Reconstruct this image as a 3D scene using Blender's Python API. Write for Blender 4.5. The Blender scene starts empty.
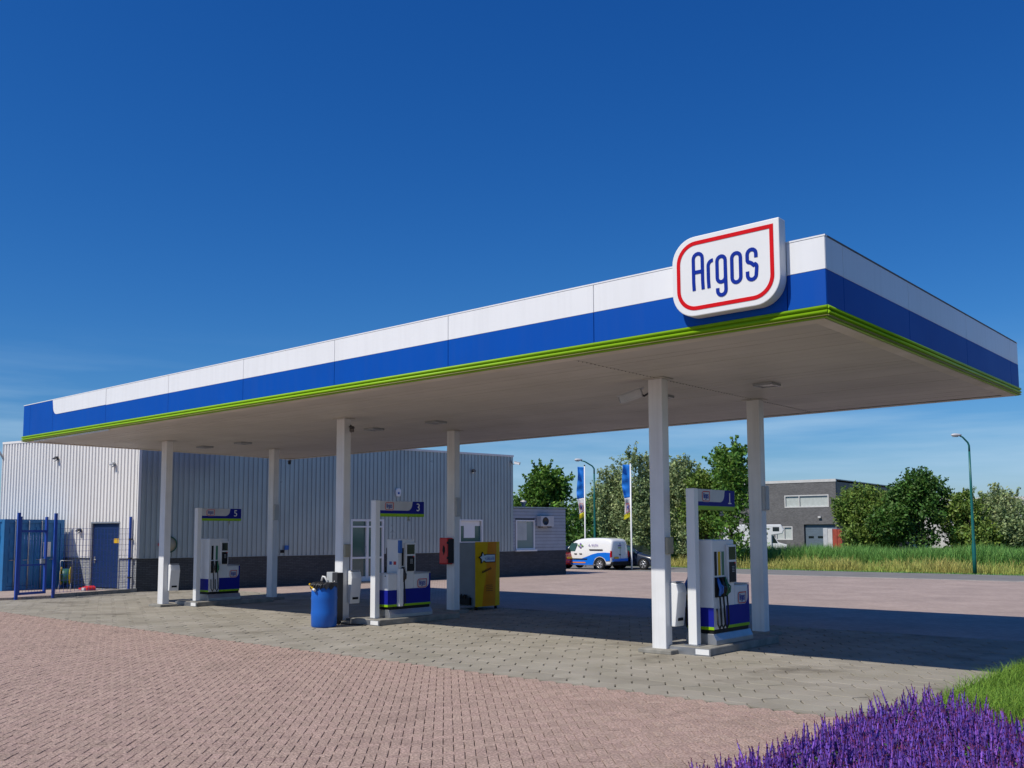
import bpy, math, random
import numpy as np
from mathutils import Vector, Matrix
random.seed(7); rng = np.random.default_rng(7)
PI = math.pi
S = bpy.context.scene
COL = S.collection

# ------------------------------------------------------------------ camera
cam_d = bpy.data.cameras.new('camera'); cam = bpy.data.objects.new('camera', cam_d); COL.objects.link(cam)
YAW, PITCH, ROLL, FPX, SHY = -0.7162, 0.0898, -0.0038, 955.72, 62.94
_f = Vector((math.sin(YAW)*math.cos(PITCH), math.cos(YAW)*math.cos(PITCH), math.sin(PITCH)))
_r = Vector((math.cos(YAW), -math.sin(YAW), 0)); _u = _r.cross(_f)
_r2 = _r*math.cos(ROLL)+_u*math.sin(ROLL); _u2 = -_r*math.sin(ROLL)+_u*math.cos(ROLL)
M4 = Matrix(((_r2.x, _u2.x, -_f.x, 9.086), (_r2.y, _u2.y, -_f.y, -14.519), (_r2.z, _u2.z, -_f.z, 2.1), (0, 0, 0, 1)))
cam.matrix_world = M4
cam_d.sensor_width = 36; cam_d.lens = FPX*36/1024; cam_d.shift_y = SHY/1024
cam_d.clip_start = 0.1; cam_d.clip_end = 6000
S.camera = cam
S.render.resolution_x = 1024; S.render.resolution_y = 768

# ------------------------------------------------------------------ sky and sun
SUN = Vector((-0.26, -1.0, 1.26)).normalized()
EL = math.asin(SUN.z); AZ = math.atan2(SUN.x, SUN.y)
w = bpy.data.worlds.new('World'); S.world = w; w.use_nodes = True
nt = w.node_tree; nt.nodes.clear()
def nn(tree, typ, **kw):
    n = tree.nodes.new(typ)
    for k, v in kw.items(): setattr(n, k, v)
    return n
out = nn(nt, 'ShaderNodeOutputWorld'); bg = nn(nt, 'ShaderNodeBackground'); bg.inputs[1].default_value = 0.1
sky = nn(nt, 'ShaderNodeTexSky', sky_type='NISHITA', sun_disc=False, sun_elevation=EL, sun_rotation=AZ, altitude=0, air_density=1.0, dust_density=0.3, ozone_density=4.0)
hs = nn(nt, 'ShaderNodeHueSaturation'); hs.inputs['Saturation'].default_value = 1.22; hs.inputs['Value'].default_value = 0.9
nt.links.new(sky.outputs[0], hs.inputs['Color'])
# deep polarised blue: one per-channel power curve over the whole sky
spc = nn(nt, 'ShaderNodeSeparateColor'); cmb = nn(nt, 'ShaderNodeCombineColor'); nt.links.new(hs.outputs[0], spc.inputs[0])
for ch, (ex, co) in enumerate(((1.38, 0.95), (1.07, 0.90), (0.84, 1.04))):
    m1 = nn(nt, 'ShaderNodeMath', operation='MULTIPLY'); m1.inputs[1].default_value = 0.092; nt.links.new(spc.outputs[ch], m1.inputs[0])
    m2 = nn(nt, 'ShaderNodeMath', operation='POWER'); m2.inputs[1].default_value = ex; nt.links.new(m1.outputs[0], m2.inputs[0])
    m3 = nn(nt, 'ShaderNodeMath', operation='MULTIPLY'); m3.inputs[1].default_value = co/0.1; nt.links.new(m2.outputs[0], m3.inputs[0]); nt.links.new(m3.outputs[0], cmb.inputs[ch])
tc = nn(nt, 'ShaderNodeTexCoord'); mp = nn(nt, 'ShaderNodeMapping'); mp.inputs['Scale'].default_value = (2.0, 2.0, 22.0)
cn = nn(nt, 'ShaderNodeTexNoise'); cn.inputs['Scale'].default_value = 1.6; cn.inputs['Detail'].default_value = 7; cn.inputs['Roughness'].default_value = 0.55
nt.links.new(tc.outputs['Generated'], mp.inputs[0]); nt.links.new(mp.outputs[0], cn.inputs['Vector'])
cr = nn(nt, 'ShaderNodeMapRange'); cr.inputs[1].default_value = 0.40; cr.inputs[2].default_value = 0.72; cr.inputs[3].default_value = 0; cr.inputs[4].default_value = 0.75
nt.links.new(cn.outputs[0], cr.inputs[0])
sx = nn(nt, 'ShaderNodeSeparateXYZ'); nt.links.new(tc.outputs['Generated'], sx.inputs[0])
zr = nn(nt, 'ShaderNodeMapRange', interpolation_type='SMOOTHSTEP'); zr.inputs[1].default_value = 0.05; zr.inputs[2].default_value = 0.21; zr.inputs[3].default_value = 1; zr.inputs[4].default_value = 0
nt.links.new(sx.outputs[2], zr.inputs[0])
ml = nn(nt, 'ShaderNodeMath', operation='MULTIPLY'); nt.links.new(cr.outputs[0], ml.inputs[0]); nt.links.new(zr.outputs[0], ml.inputs[1])
mx = nn(nt, 'ShaderNodeMix', data_type='RGBA'); nt.links.new(ml.outputs[0], mx.inputs[0]); nt.links.new(cmb.outputs[0], mx.inputs[6]); mx.inputs[7].default_value = (4.0, 6.0, 8.0, 1)
nt.links.new(mx.outputs[2], bg.inputs[0]); nt.links.new(bg.outputs[0], out.inputs[0])
sl = bpy.data.lights.new('sun', 'SUN'); sl.energy = 4.3; sl.angle = math.radians(0.5); sl.color = (1.0, 0.95, 0.86)
so = bpy.data.objects.new('sun', sl); COL.objects.link(so); so.location = (0, 0, 60); so.rotation_euler = (-SUN).to_track_quat('-Z', 'Y').to_euler()
vs = S.view_settings; vs.view_transform = 'Standard'; vs.look = 'None'; vs.exposure = 0.0; vs.gamma = 1.0; vs.use_curve_mapping = False

# ------------------------------------------------------------------ materials
MATS = {}
def mat(name, col, rough=0.5, metal=0.0, var=0.08, vscale=3.0, bump=0.0, bscale=60.0, rnd=0.0, spec=0.5, coat=0.0, col2=None, c2amt=0.5, trans=0.0, streak=0.0, stain=0.0):
    """procedural principled: base colour + noise patches (optionally towards col2) + per piece variation + fine relief"""
    if name in MATS: return MATS[name]
    m = bpy.data.materials.new(name); m.use_nodes = True; t = m.node_tree; t.nodes.clear(); L = t.links.new
    o = nn(t, 'ShaderNodeOutputMaterial'); p = nn(t, 'ShaderNodeBsdfPrincipled')
    p.inputs['Roughness'].default_value = rough; p.inputs['Metallic'].default_value = metal
    p.inputs['Specular IOR Level'].default_value = spec; p.inputs['Coat Weight'].default_value = coat
    tcn = nn(t, 'ShaderNodeTexCoord'); geo = nn(t, 'ShaderNodeNewGeometry'); oi = nn(t, 'ShaderNodeObjectInfo')
    nz = nn(t, 'ShaderNodeTexNoise'); nz.inputs['Scale'].default_value = vscale; nz.inputs['Detail'].default_value = 6
    L(geo.outputs['Position'], nz.inputs['Vector'])
    mr = nn(t, 'ShaderNodeMapRange'); mr.inputs[1].default_value = 0.3; mr.inputs[2].default_value = 0.7
    L(nz.outputs[0], mr.inputs[0])
    cur = None
    mxn = nn(t, 'ShaderNodeMix', data_type='RGBA')
    mr.inputs[3].default_value = 0.0; mr.inputs[4].default_value = (c2amt if col2 else 1.0)
    c = list(col)+[1]
    mxn.inputs[6].default_value = c
    mxn.inputs[7].default_value = (list(col2)+[1]) if col2 else [x*(1-2*var) for x in col]+[1]
    L(mr.outputs[0], mxn.inputs[0]); cur = mxn.outputs[2]
    if rnd > 0:
        ad = nn(t, 'ShaderNodeMath', operation='ADD'); L(geo.outputs['Random Per Island'], ad.inputs[0]); L(oi.outputs['Random'], ad.inputs[1])
        fr = nn(t, 'ShaderNodeMath', operation='FRACT'); L(ad.outputs[0], fr.inputs[0])
        mr2 = nn(t, 'ShaderNodeMapRange'); mr2.inputs[3].default_value = 1-rnd; mr2.inputs[4].default_value = 1+rnd; L(fr.outputs[0], mr2.inputs[0])
        h = nn(t, 'ShaderNodeHueSaturation'); L(cur, h.inputs['Color']); L(mr2.outputs[0], h.inputs['Value'])
        ms = nn(t, 'ShaderNodeMapRange'); ms.inputs[3].default_value = 0.5-rnd*0.05; ms.inputs[4].default_value = 0.5+rnd*0.05
        wn = nn(t, 'ShaderNodeTexWhiteNoise', noise_dimensions='1D'); L(fr.outputs[0], wn.inputs['W']); L(wn.outputs[0], ms.inputs[0]); L(ms.outputs[0], h.inputs['Hue'])
        cur = h.outputs[0]
    if streak > 0:
        mpn = nn(t, 'ShaderNodeMapping'); mpn.inputs['Scale'].default_value = (9, 9, 0.35); L(geo.outputs['Position'], mpn.inputs[0])
        sn = nn(t, 'ShaderNodeTexNoise'); sn.inputs['Scale'].default_value = 1.0; sn.inputs['Detail'].default_value = 5; L(mpn.outputs[0], sn.inputs['Vector'])
        sr = nn(t, 'ShaderNodeMapRange'); sr.inputs[1].default_value = 0.45; sr.inputs[2].default_value = 0.75; sr.inputs[3].default_value = 0; sr.inputs[4].default_value = streak; L(sn.outputs[0], sr.inputs[0])
        dm = nn(t, 'ShaderNodeMix', data_type='RGBA'); L(sr.outputs[0], dm.inputs[0]); L(cur, dm.inputs[6]); dm.inputs[7].default_value = (0.16, 0.14, 0.11, 1); cur = dm.outputs[2]
    if stain > 0:
        s1 = nn(t, 'ShaderNodeTexNoise'); s1.inputs['Scale'].default_value = 0.55; s1.inputs['Detail'].default_value = 9; s1.inputs['Roughness'].default_value = 0.62; L(geo.outputs['Position'], s1.inputs['Vector'])
        s2 = nn(t, 'ShaderNodeMapRange'); s2.inputs[1].default_value = 0.56; s2.inputs[2].default_value = 0.68; s2.inputs[3].default_value = 0; s2.inputs[4].default_value = stain; L(s1.outputs[0], s2.inputs[0])
        s3 = nn(t, 'ShaderNodeMix', data_type='RGBA'); L(s2.outputs[0], s3.inputs[0]); L(cur, s3.inputs[6]); s3.inputs[7].default_value = (0.085, 0.07, 0.05, 1); cur = s3.outputs[2]
    L(cur, p.inputs['Base Color'])
    rm = nn(t, 'ShaderNodeMapRange'); rm.inputs[3].default_value = max(0, rough-0.07); rm.inputs[4].default_value = min(1, rough+0.07); L(nz.outputs[0], rm.inputs[0]); L(rm.outputs[0], p.inputs['Roughness'])
    if bump > 0:
        bn = nn(t, 'ShaderNodeTexNoise'); bn.inputs['Scale'].default_value = bscale; bn.inputs['Detail'].default_value = 4; L(geo.outputs['Position'], bn.inputs['Vector'])
        b = nn(t, 'ShaderNodeBump'); b.inputs['Strength'].default_value = bump; b.inputs['Distance'].default_value = 0.01; L(bn.outputs[0], b.inputs['Height']); L(b.outputs[0], p.inputs['Normal'])
    if trans > 0:
        tr = nn(t, 'ShaderNodeBsdfTranslucent'); L(cur, tr.inputs[0]); ms2 = nn(t, 'ShaderNodeMixShader'); ms2.inputs[0].default_value = trans
        L(p.outputs[0], ms2.inputs[1]); L(tr.outputs[0], ms2.inputs[2]); L(ms2.outputs[0], o.inputs[0])
    else: L(p.outputs[0], o.inputs[0])
    MATS[name] = m
    return m
def brickmat(name, c1, c2, mortar, scale, rot=0.0, bw=0.21, rh=0.065, msize=0.008, rough=0.8, horiz=False):
    m = bpy.data.materials.new(name); m.use_nodes = True; t = m.node_tree; p = t.nodes['Principled BSDF']; L = t.links.new
    geo = nn(t, 'ShaderNodeTexCoord'); mpn = nn(t, 'ShaderNodeMapping'); mpn.inputs['Rotation'].default_value = (0, 0, rot) if horiz else (PI/2, 0, 0)
    L(geo.outputs['Object'], mpn.inputs[0])
    b = nn(t, 'ShaderNodeTexBrick'); b.inputs['Scale'].default_value = scale; b.inputs['Brick Width'].default_value = bw; b.inputs['Row Height'].default_value = rh; b.inputs['Mortar Size'].default_value = msize
    b.inputs['Color1'].default_value = (*c1, 1); b.inputs['Color2'].default_value = (*c2, 1); b.inputs['Mortar'].default_value = (*mortar, 1)
    L(mpn.outputs[0], b.inputs['Vector'])
    nz = nn(t, 'ShaderNodeTexNoise'); nz.inputs['Scale'].default_value = 0.5; nz.inputs['Detail'].default_value = 8; nz.inputs['Roughness'].default_value = 0.7; L(geo.outputs['Object'], nz.inputs['Vector'])
    mr = nn(t, 'ShaderNodeMapRange'); mr.inputs[1].default_value = 0.3; mr.inputs[2].default_value = 0.7; mr.inputs[3].default_value = 0.8; mr.inputs[4].default_value = 1.15; L(nz.outputs[0], mr.inputs[0])
    h = nn(t, 'ShaderNodeHueSaturation'); L(b.outputs['Color'], h.inputs['Color']); L(mr.outputs[0], h.inputs['Value']); L(h.outputs[0], p.inputs['Base Color'])
    p.inputs['Roughness'].default_value = rough
    bp = nn(t, 'ShaderNodeBump'); bp.invert = True; bp.inputs['Strength'].default_value = 0.5; bp.inputs['Distance'].default_value = 0.01; L(b.outputs['Fac'], bp.inputs['Height']); L(bp.outputs[0], p.inputs['Normal'])
    MATS[name] = m; return m

mat('white_paint', (0.78, 0.78, 0.77), 0.4, var=0.03, vscale=1.5)
mat('column_paint', (0.78, 0.78, 0.78), 0.42, var=0.05, vscale=2.0, streak=0.16)
mat('fascia_white', (0.80, 0.80, 0.80), 0.32, var=0.02, vscale=0.8, streak=0.06)
mat('fascia_blue', (0.0, 0.074, 0.40), 0.5, spec=0.15, var=0.04, vscale=0.8, streak=0.03)
mat('lime', (0.27, 0.50, 0.008), 0.45, spec=0.2, var=0.05, vscale=2)
mat('soffit', (0.58, 0.545, 0.485), 0.5, var=0.07, vscale=0.7, rnd=0.025)
mat('soffit_trim', (0.74, 0.68, 0.62), 0.55, var=0.2, vscale=1.2, col2=(0.40, 0.37, 0.20), c2amt=0.5)
mat('olive_trim', (0.22, 0.21, 0.05), 0.6)
mat('roof_grey', (0.14, 0.14, 0.15), 0.8)
mat('dark_metal', (0.03, 0.03, 0.035), 0.45)
mat('black_plastic', (0.010, 0.010, 0.012), 0.55, spec=0.2)
mat('rubber', (0.015, 0.015, 0.015), 0.75, bump=0.1)
mat('steel', (0.42, 0.43, 0.45), 0.38, metal=0.75, var=0.1)
mat('galvanised', (0.45, 0.46, 0.47), 0.45, metal=0.6, var=0.15, vscale=6)
mat('glass_dark', (0.012, 0.02, 0.022), 0.06, spec=0.9, var=0.02)
mat('glass_green', (0.045, 0.115, 0.11), 0.05, spec=1.0, var=0.02)
mat('glass_reflection', (0.20, 0.27, 0.27), 0.08, spec=1.0, var=0.02)  # annex glass: pale reflection put into the base colour
mat('sign_red', (0.66, 0.006, 0.012), 0.5, spec=0.1)
mat('sign_navy', (0.006, 0.03, 0.30), 0.5, spec=0.1)
mat('pump_navy', (0.010, 0.016, 0.25), 0.55, var=0.04, spec=0.12)
mat('pump_white', (0.70, 0.71, 0.72), 0.35, var=0.04, vscale=4)
mat('header_grey', (0.55, 0.55, 0.56), 0.4)
mat('concrete', (0.30, 0.285, 0.25), 0.85, var=0.2, vscale=5, bump=0.35, bscale=70)
mat('paver_grey', (0.34, 0.308, 0.255), 0.9, vscale=0.9, bump=0.3, bscale=120, rnd=0.07, col2=(0.25, 0.225, 0.175), c2amt=0.85, spec=0.2, stain=0.55)
mat('brick_red', (0.60, 0.425, 0.345), 0.9, spec=0.2, vscale=42.0, bump=0.9, bscale=110, rnd=0.10, col2=(0.165, 0.118, 0.10), c2amt=0.95, stain=0.2)
mat('joint_sand', (0.05, 0.04, 0.022), 0.95, var=0.3, vscale=8, bump=0.3)
mat('joint_dark', (0.022, 0.02, 0.016), 0.95, var=0.3, vscale=8)
mat('asphalt', (0.215, 0.205, 0.195), 0.9, var=0.12, vscale=0.8, bump=0.3, bscale=90)
mat('kerb_stone', (0.40, 0.38, 0.35), 0.85, var=0.15, vscale=4, bump=0.2)
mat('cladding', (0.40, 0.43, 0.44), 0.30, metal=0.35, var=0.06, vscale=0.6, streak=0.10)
mat('cladding_sunlit', (0.78, 0.755, 0.72), 0.5, metal=0.0, spec=0.25, var=0.04, vscale=0.6, streak=0.08)  # paler, warmer copy of the sheeting; sunlight put into its colour
mat('annex_plank', (0.42, 0.43, 0.46), 0.45, var=0.06, rnd=0.05)
mat('soil', (0.05, 0.037, 0.025), 0.95, var=0.3, vscale=10, bump=0.6)
mat('field_grass', (0.07, 0.11, 0.025), 0.95, var=0.3, vscale=0.5, bump=0.5, bscale=20)
mat('grass_blade', (0.22, 0.38, 0.05), 0.6, rnd=0.35, trans=0.35, spec=0.25)
mat('reed', (0.20, 0.40, 0.095), 0.6, rnd=0.35, trans=0.3, spec=0.25)
mat('dry_grass', (0.60, 0.50, 0.17), 0.7, rnd=0.4, trans=0.3, spec=0.2, vscale=0.35, col2=(0.36, 0.46, 0.10), c2amt=0.9)
mat('salvia', (0.34, 0.17, 0.70), 0.65, rnd=0.5, trans=0.35, spec=0.2, vscale=30, col2=(0.15, 0.055, 0.36), c2amt=0.85)
mat('salvia_calyx', (0.21, 0.045, 0.13), 0.65, rnd=0.4, spec=0.2)
mat('salvia_leaf', (0.12, 0.24, 0.05), 0.65, rnd=0.35, trans=0.3, spec=0.2)
for nme, c in dict(leaf_mid=(0.15, 0.275, 0.04), leaf_dark=(0.10, 0.20, 0.035), leaf_silver=(0.37, 0.43, 0.19), leaf_olive=(0.23, 0.32, 0.06), leaf_yellow=(0.15, 0.19, 0.04)).items():
    mat(nme, c, 0.55, rnd=0.45, trans=0.3, spec=0.35, vscale=0.9, col2=(c[0]*0.55, c[1]*0.68, c[2]*0.7), c2amt=0.9)
mat('bark', (0.09, 0.07, 0.05), 0.9, var=0.25, vscale=8, bump=0.6, bscale=30)
mat('lamp_green', (0.005, 0.12, 0.105), 0.4)
mat('gate_blue', (0.006, 0.055, 0.36), 0.35)
mat('container_blue', (0.012, 0.18, 0.44), 0.5, var=0.12, vscale=1.5, streak=0.12)
mat('door_blue', (0.006, 0.026, 0.095), 0.45, var=0.06)
mat('drum_blue', (0.006, 0.115, 0.50), 0.42, var=0.06, vscale=3)
mat('machine_yellow', (0.76, 0.46, 0.004), 0.5, spec=0.12)
mat('machine_orange', (0.74, 0.24, 0.004), 0.5, spec=0.12)
mat('machine_grey', (0.13, 0.17, 0.21), 0.4)
mat('logo_pale', (0.55, 0.66, 0.74), 0.4)
mat('cabinet_red', (0.62, 0.015, 0.02), 0.35)
mat('box_tan', (0.36, 0.33, 0.24), 0.5)
mat('box_grey', (0.45, 0.47, 0.48), 0.5)
mat('plate_yellow', (0.75, 0.45, 0.01), 0.4)
mat('flag_blue', (0.008, 0.24, 0.80), 0.7, trans=0.25)
mat('flag_white', (0.78, 0.78, 0.78), 0.7, trans=0.25)
mat('flag_yellow', (0.72, 0.66, 0.02), 0.7, trans=0.25)
mat('van_white', (0.80, 0.80, 0.79), 0.25, coat=0.6, var=0.02)
mat('van_blue', (0.008, 0.17, 0.72), 0.25, coat=0.6, var=0.02)
mat('car_dark', (0.018, 0.026, 0.045), 0.22, coat=0.8, var=0.02)
mat('car_red', (0.40, 0.012, 0.02), 0.22, coat=0.8, var=0.02)
mat('tail_red', (0.45, 0.005, 0.008), 0.2)
mat('alloy', (0.62, 0.63, 0.65), 0.3, metal=0.7)
mat('orange_print', (0.85, 0.25, 0.02), 0.4)
mat('violet_print', (0.22, 0.16, 0.42), 0.4)
mat('green_print', (0.30, 0.50, 0.18), 0.4)
mat('rust_red', (0.42, 0.07, 0.035), 0.6, var=0.2)
mat('building_dark', (0.02, 0.028, 0.045), 0.5)
mat('building_white', (0.62, 0.60, 0.58), 0.7)
mat('blind_reflection', (0.50, 0.53, 0.50), 0.5)
mat('hose_yellow', (0.62, 0.48, 0.03), 0.5)
mat('hose_green', (0.01, 0.10, 0.07), 0.5)
mat('nozzle_blue', (0.02, 0.12, 0.45), 0.4)
mat('nozzle_green', (0.02, 0.16, 0.08), 0.4)
mat('nozzle_black', (0.02, 0.02, 0.022), 0.4)
mat('lens', (0.5, 0.5, 0.48), 0.25)
mat('skin_bag', (0.02, 0.02, 0.024), 0.5)
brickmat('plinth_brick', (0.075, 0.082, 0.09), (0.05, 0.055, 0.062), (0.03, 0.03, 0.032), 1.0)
brickmat('plinth_brick_sunlit', (0.36, 0.37, 0.38), (0.28, 0.29, 0.30), (0.14, 0.14, 0.14), 1.0)  # lighter copy of the plinth brick, its sunlight mixed into the colour
brickmat('grey_brick', (0.175, 0.168, 0.168), (0.115, 0.11, 0.11), (0.10, 0.095, 0.095), 1.0, msize=0.006)
brickmat('brick_far', (0.42, 0.325, 0.275), (0.37, 0.28, 0.24), (0.30, 0.235, 0.19), 1.0, rot=PI/4, bw=0.21, rh=0.105, msize=0.006, rough=0.85, horiz=True)

# ------------------------------------------------------------------ mesh helpers
class MB:
    def __init__(s): s.v = []; s.f = []; s.sm = []
    def add(s, vs, fs, smooth=False):
        n = len(s.v); s.v += [tuple(x) for x in vs]; s.f += [tuple(i+n for i in f) for f in fs]; s.sm += [smooth]*len(fs); return s
    def box(s, x0, x1, y0, y1, z0, z1, M=None):
        vs = [(x, y, z) for z in (z0, z1) for y in (y0, y1) for x in (x0, x1)]
        if M is not None: vs = [tuple(M @ Vector(p)) for p in vs]
        return s.add(vs, [(0, 2, 3, 1), (4, 5, 7, 6), (0, 1, 5, 4), (2, 6, 7, 3), (0, 4, 6, 2), (1, 3, 7, 5)])
    def prism(s, poly, a0, a1, ax='y', smooth=False):
        """poly: 2D points ccw; ax: extrusion axis; 'y': poly=(x,z), 'z': (x,y), 'x': (y,z)"""
        n = len(poly)
        def P(p, a): return (p[0], a, p[1]) if ax == 'y' else ((p[0], p[1], a) if ax == 'z' else (a, p[0], p[1]))
        vs = [P(p, a0) for p in poly]+[P(p, a1) for p in poly]
        area = sum(poly[i][0]*poly[(i+1) % n][1]-poly[(i+1) % n][0]*poly[i][1] for i in range(n))
        fl = (area > 0) == (ax != 'y')      # orientation of the loop against the axis
        if a1 < a0: fl = not fl
        b = tuple(range(n)); t = tuple(range(n, 2*n))
        fs = [tuple(reversed(b)) if fl else b, t if fl else tuple(reversed(t))]
        for i in range(n):
            j = (i+1) % n
            fs.append((i, j, j+n, i+n) if fl else (i, i+n, j+n, j))
        n0 = len(s.f); s.add(vs, fs)
        if smooth:
            for k in range(n0+2, len(s.f)): s.sm[k] = True
        return s
    def tube(s, path, r, n=8, caps=True):
        path = [Vector(p) for p in path]; rs = r if isinstance(r, (list, tuple)) else [r]*len(path)
        vs = []; fs = []
        up = None
        for i, p in enumerate(path):
            d = (path[min(i+1, len(path)-1)]-path[max(i-1, 0)]).normalized()
            if up is None: up = Vector((0, 0, 1)) if abs(d.z) < 0.9 else Vector((1, 0, 0))
            a = d.cross(up).normalized(); b = a.cross(d).normalized(); up = b
            for k in range(n):
                t = 2*PI*k/n; vs.append(p+a*(rs[i]*math.cos(t))+b*(rs[i]*math.sin(t)))
        for i in range(len(path)-1):
            for k in range(n):
                k2 = (k+1) % n; fs.append((i*n+k, (i+1)*n+k, (i+1)*n+k2, i*n+k2))
        n0 = len(s.v); s.add(vs, fs, True)
        if caps:
            s.f.append(tuple(n0+k for k in range(n))); s.sm.append(False)
            m = n0+(len(path)-1)*n; s.f.append(tuple(m+k for k in reversed(range(n)))); s.sm.append(False)
        return s
    def lathe(s, prof, n=24, c=(0, 0, 0), axis='z', caps=True):
        vs = []; fs = []
        for r, z in prof:
            for k in range(n):
                t = 2*PI*k/n; x, y = r*math.cos(t), r*math.sin(t)
                vs.append((c[0]+x, c[1]+y, c[2]+z) if axis == 'z' else ((c[0]+x, c[1]-z, c[2]+y) if axis == 'y' else (c[0]+z, c[1]+x, c[2]+y)))
        m = len(prof)
        for i in range(m-1):
            for k in range(n):
                k2 = (k+1) % n; fs.append((i*n+k, i*n+k2, (i+1)*n+k2, (i+1)*n+k))
        s.add(vs, fs, True)
        n0 = len(s.v)-len(vs)
        if caps and prof[0][0] > 1e-4: s.f.append(tuple(n0+k for k in reversed(range(n)))); s.sm.append(False)
        if caps and prof[-1][0] > 1e-4: s.f.append(tuple(n0+(m-1)*n+k for k in range(n))); s.sm.append(False)
        return s
    def ribbon(s, path, wd, a0, a1, ax='y', closed=False):
        """flat stroke of width wd along a 2D path, extruded from a0 to a1"""
        P = []
        for p in path:
            if not P or (Vector(p)-P[-1]).length > 1e-5: P.append(Vector(p))
        n = len(P); Lp = []; Rp = []
        for i in range(n):
            if closed: d0 = (P[i]-P[i-1]).normalized(); d1 = (P[(i+1) % n]-P[i]).normalized()
            else:
                d1 = (P[min(i+1, n-1)]-P[min(i, n-2)]).normalized(); d0 = (P[max(i, 1)]-P[max(i-1, 0)]).normalized()
            t = (d0+d1); t = t.normalized() if t.length > 1e-6 else d1
            nrm = Vector((-t.y, t.x)); k = min(2.0, 1/max(0.3, nrm.dot(Vector((-d1.y, d1.x)))))
            Lp.append(P[i]+nrm*wd/2*k); Rp.append(P[i]-nrm*wd/2*k)
        m = n if closed else n-1
        for i in range(m):
            j = (i+1) % n
            s.prism([tuple(Rp[i]), tuple(Rp[j]), tuple(Lp[j]), tuple(Lp[i])], a0, a1, ax)
        return s
    def build(s, name, m, parent=None, bevel=0.0, loc=None, rot=None, seg=2):
        me = bpy.data.meshes.new(name); me.from_pydata(s.v, [], s.f)
        if any(s.sm): me.polygons.foreach_set('use_smooth', s.sm)
        me.update()
        o = bpy.data.objects.new(name, me); COL.objects.link(o)
        me.materials.append(MATS[m] if isinstance(m, str) else m)
        if parent is not None: o.parent = parent
        if loc is not None: o.location = loc
        if rot is not None: o.rotation_euler = rot
        if bevel > 0:
            b = o.modifiers.new('bevel', 'BEVEL'); b.width = bevel; b.segments = seg; b.limit_method = 'ANGLE'; b.angle_limit = math.radians(40)
        return o
def tag(o, label, cat, group=None, kind=None):
    if label: o['label'] = label
    if cat: o['category'] = cat
    if group: o['group'] = group
    if kind: o['kind'] = kind
    return o
def thing(name, label, cat, loc=(0, 0, 0), rz=0.0, group=None):
    o = bpy.data.objects.new(name, None); COL.objects.link(o); o.location = loc; o.rotation_euler = (0, 0, rz); o.empty_display_size = 0.3
    return tag(o, label, cat, group)
def link_mesh(name, me, parent, loc, rz=0.0, rx=0.0, ry=0.0):
    o = bpy.data.objects.new(name, me); COL.objects.link(o); o.parent = parent; o.location = loc; o.rotation_euler = (rx, ry, rz); return o
def copy_tree(o, parent=None):
    c = o.copy(); COL.objects.link(c); c.parent = parent
    for ch in o.children: copy_tree(ch, c)
    return c
def arc(cx, cy, r, a0, a1, n=8): return [(cx+r*math.cos(math.radians(a0+(a1-a0)*i/n)), cy+r*math.sin(math.radians(a0+(a1-a0)*i/n))) for i in range(n+1)]
def text_mesh(txt, size, depth=0.004):
    cu = bpy.data.curves.new('txt', 'FONT'); cu.body = txt; cu.size = size; cu.extrude = depth; cu.align_x = 'CENTER'; cu.align_y = 'CENTER'; cu.resolution_u = 3
    o = bpy.data.objects.new('txt', cu); COL.objects.link(o)
    bpy.context.view_layer.update()
    me = bpy.data.meshes.new_from_object(o.evaluated_get(bpy.context.evaluated_depsgraph_get()))
    bpy.data.objects.remove(o); bpy.data.curves.remove(cu)
    return me
def text_part(name, txt, size, m, parent, loc, face='x'):
    me = text_mesh(txt, size); me.materials.append(MATS[m])
    rot = {'x': (PI/2, 0, PI/2), '-y': (PI/2, 0, 0)}[face]
    o = bpy.data.objects.new(name, me); COL.objects.link(o); o.parent = parent; o.location = loc; o.rotation_euler = rot; return o

# ================================================================== THE GROUND
def sheet(name, poly, z, m, parent=None):
    me = MB(); me.add([(x, y, z) for x, y in poly], [tuple(range(len(poly)))])
    o = me.build(name, m, parent)
    if parent is None: o['kind'] = 'structure'
    return o
R0 = 3000
sheet('ground', [(R0*math.cos(2*PI*i/64), R0*math.sin(2*PI*i/64)) for i in range(64)], -0.12, 'field_grass')
YG0, YG1 = -3.73, 5.86
BX = 5.12                                                    # edge of the planting bed
P0 = Vector((-24.5, 3.068, 0)); hB = math.radians(9); tB = Vector((math.sin(hB), math.cos(hB), 0)); nB = Vector((math.cos(hB), -math.sin(hB), 0))
hA = math.radians(12); tA = Vector((-math.cos(hA), -math.sin(hA), 0)); nA = Vector((math.sin(hA), -math.cos(hA), 0))
red = sheet('red_pavement', [(-60, -40), (45, -40), (45, YG0), (-60, YG0)], -0.016, 'joint_sand')
sheet('outer_pavement', [(-60, -40), (45, -40), (45, -14), (-31.95, -14), (-31.95, YG0-0.01), (-60, YG0-0.01)], -0.003, 'brick_far')
grey = sheet('grey_pavement', [(-26, YG0+0.002), (45, YG0+0.002), (45, YG1-0.002), (-26, YG1-0.002)], -0.030, 'joint_dark')
back = sheet('back_pavement', [(-60, YG1), (45, YG1), (45, 29.6), (-60, 29.6)], -0.004, 'brick_far')
left = sheet('side_pavement', [(-60, YG0), (-26.002, YG0), (-26.002, YG1), (-60, YG1)], -0.008, 'brick_far')
road = sheet('road', [(-160, 29.75), (160, 29.75), (160, 36.9), (-160, 36.9)], -0.05, 'asphalt')
kb = MB()
kerb = thing('kerb', 'pale concrete kerb line between the red paving and the road', 'kerb')
for i in range(70):
    MB().box(-60+i*1.5+0.005, -60+(i+1)*1.5-0.005, 29.6, 29.75, -0.1, 0.012).build('kerb_stone', 'kerb_stone', kerb) if i > 20 and i < 62 else None
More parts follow.
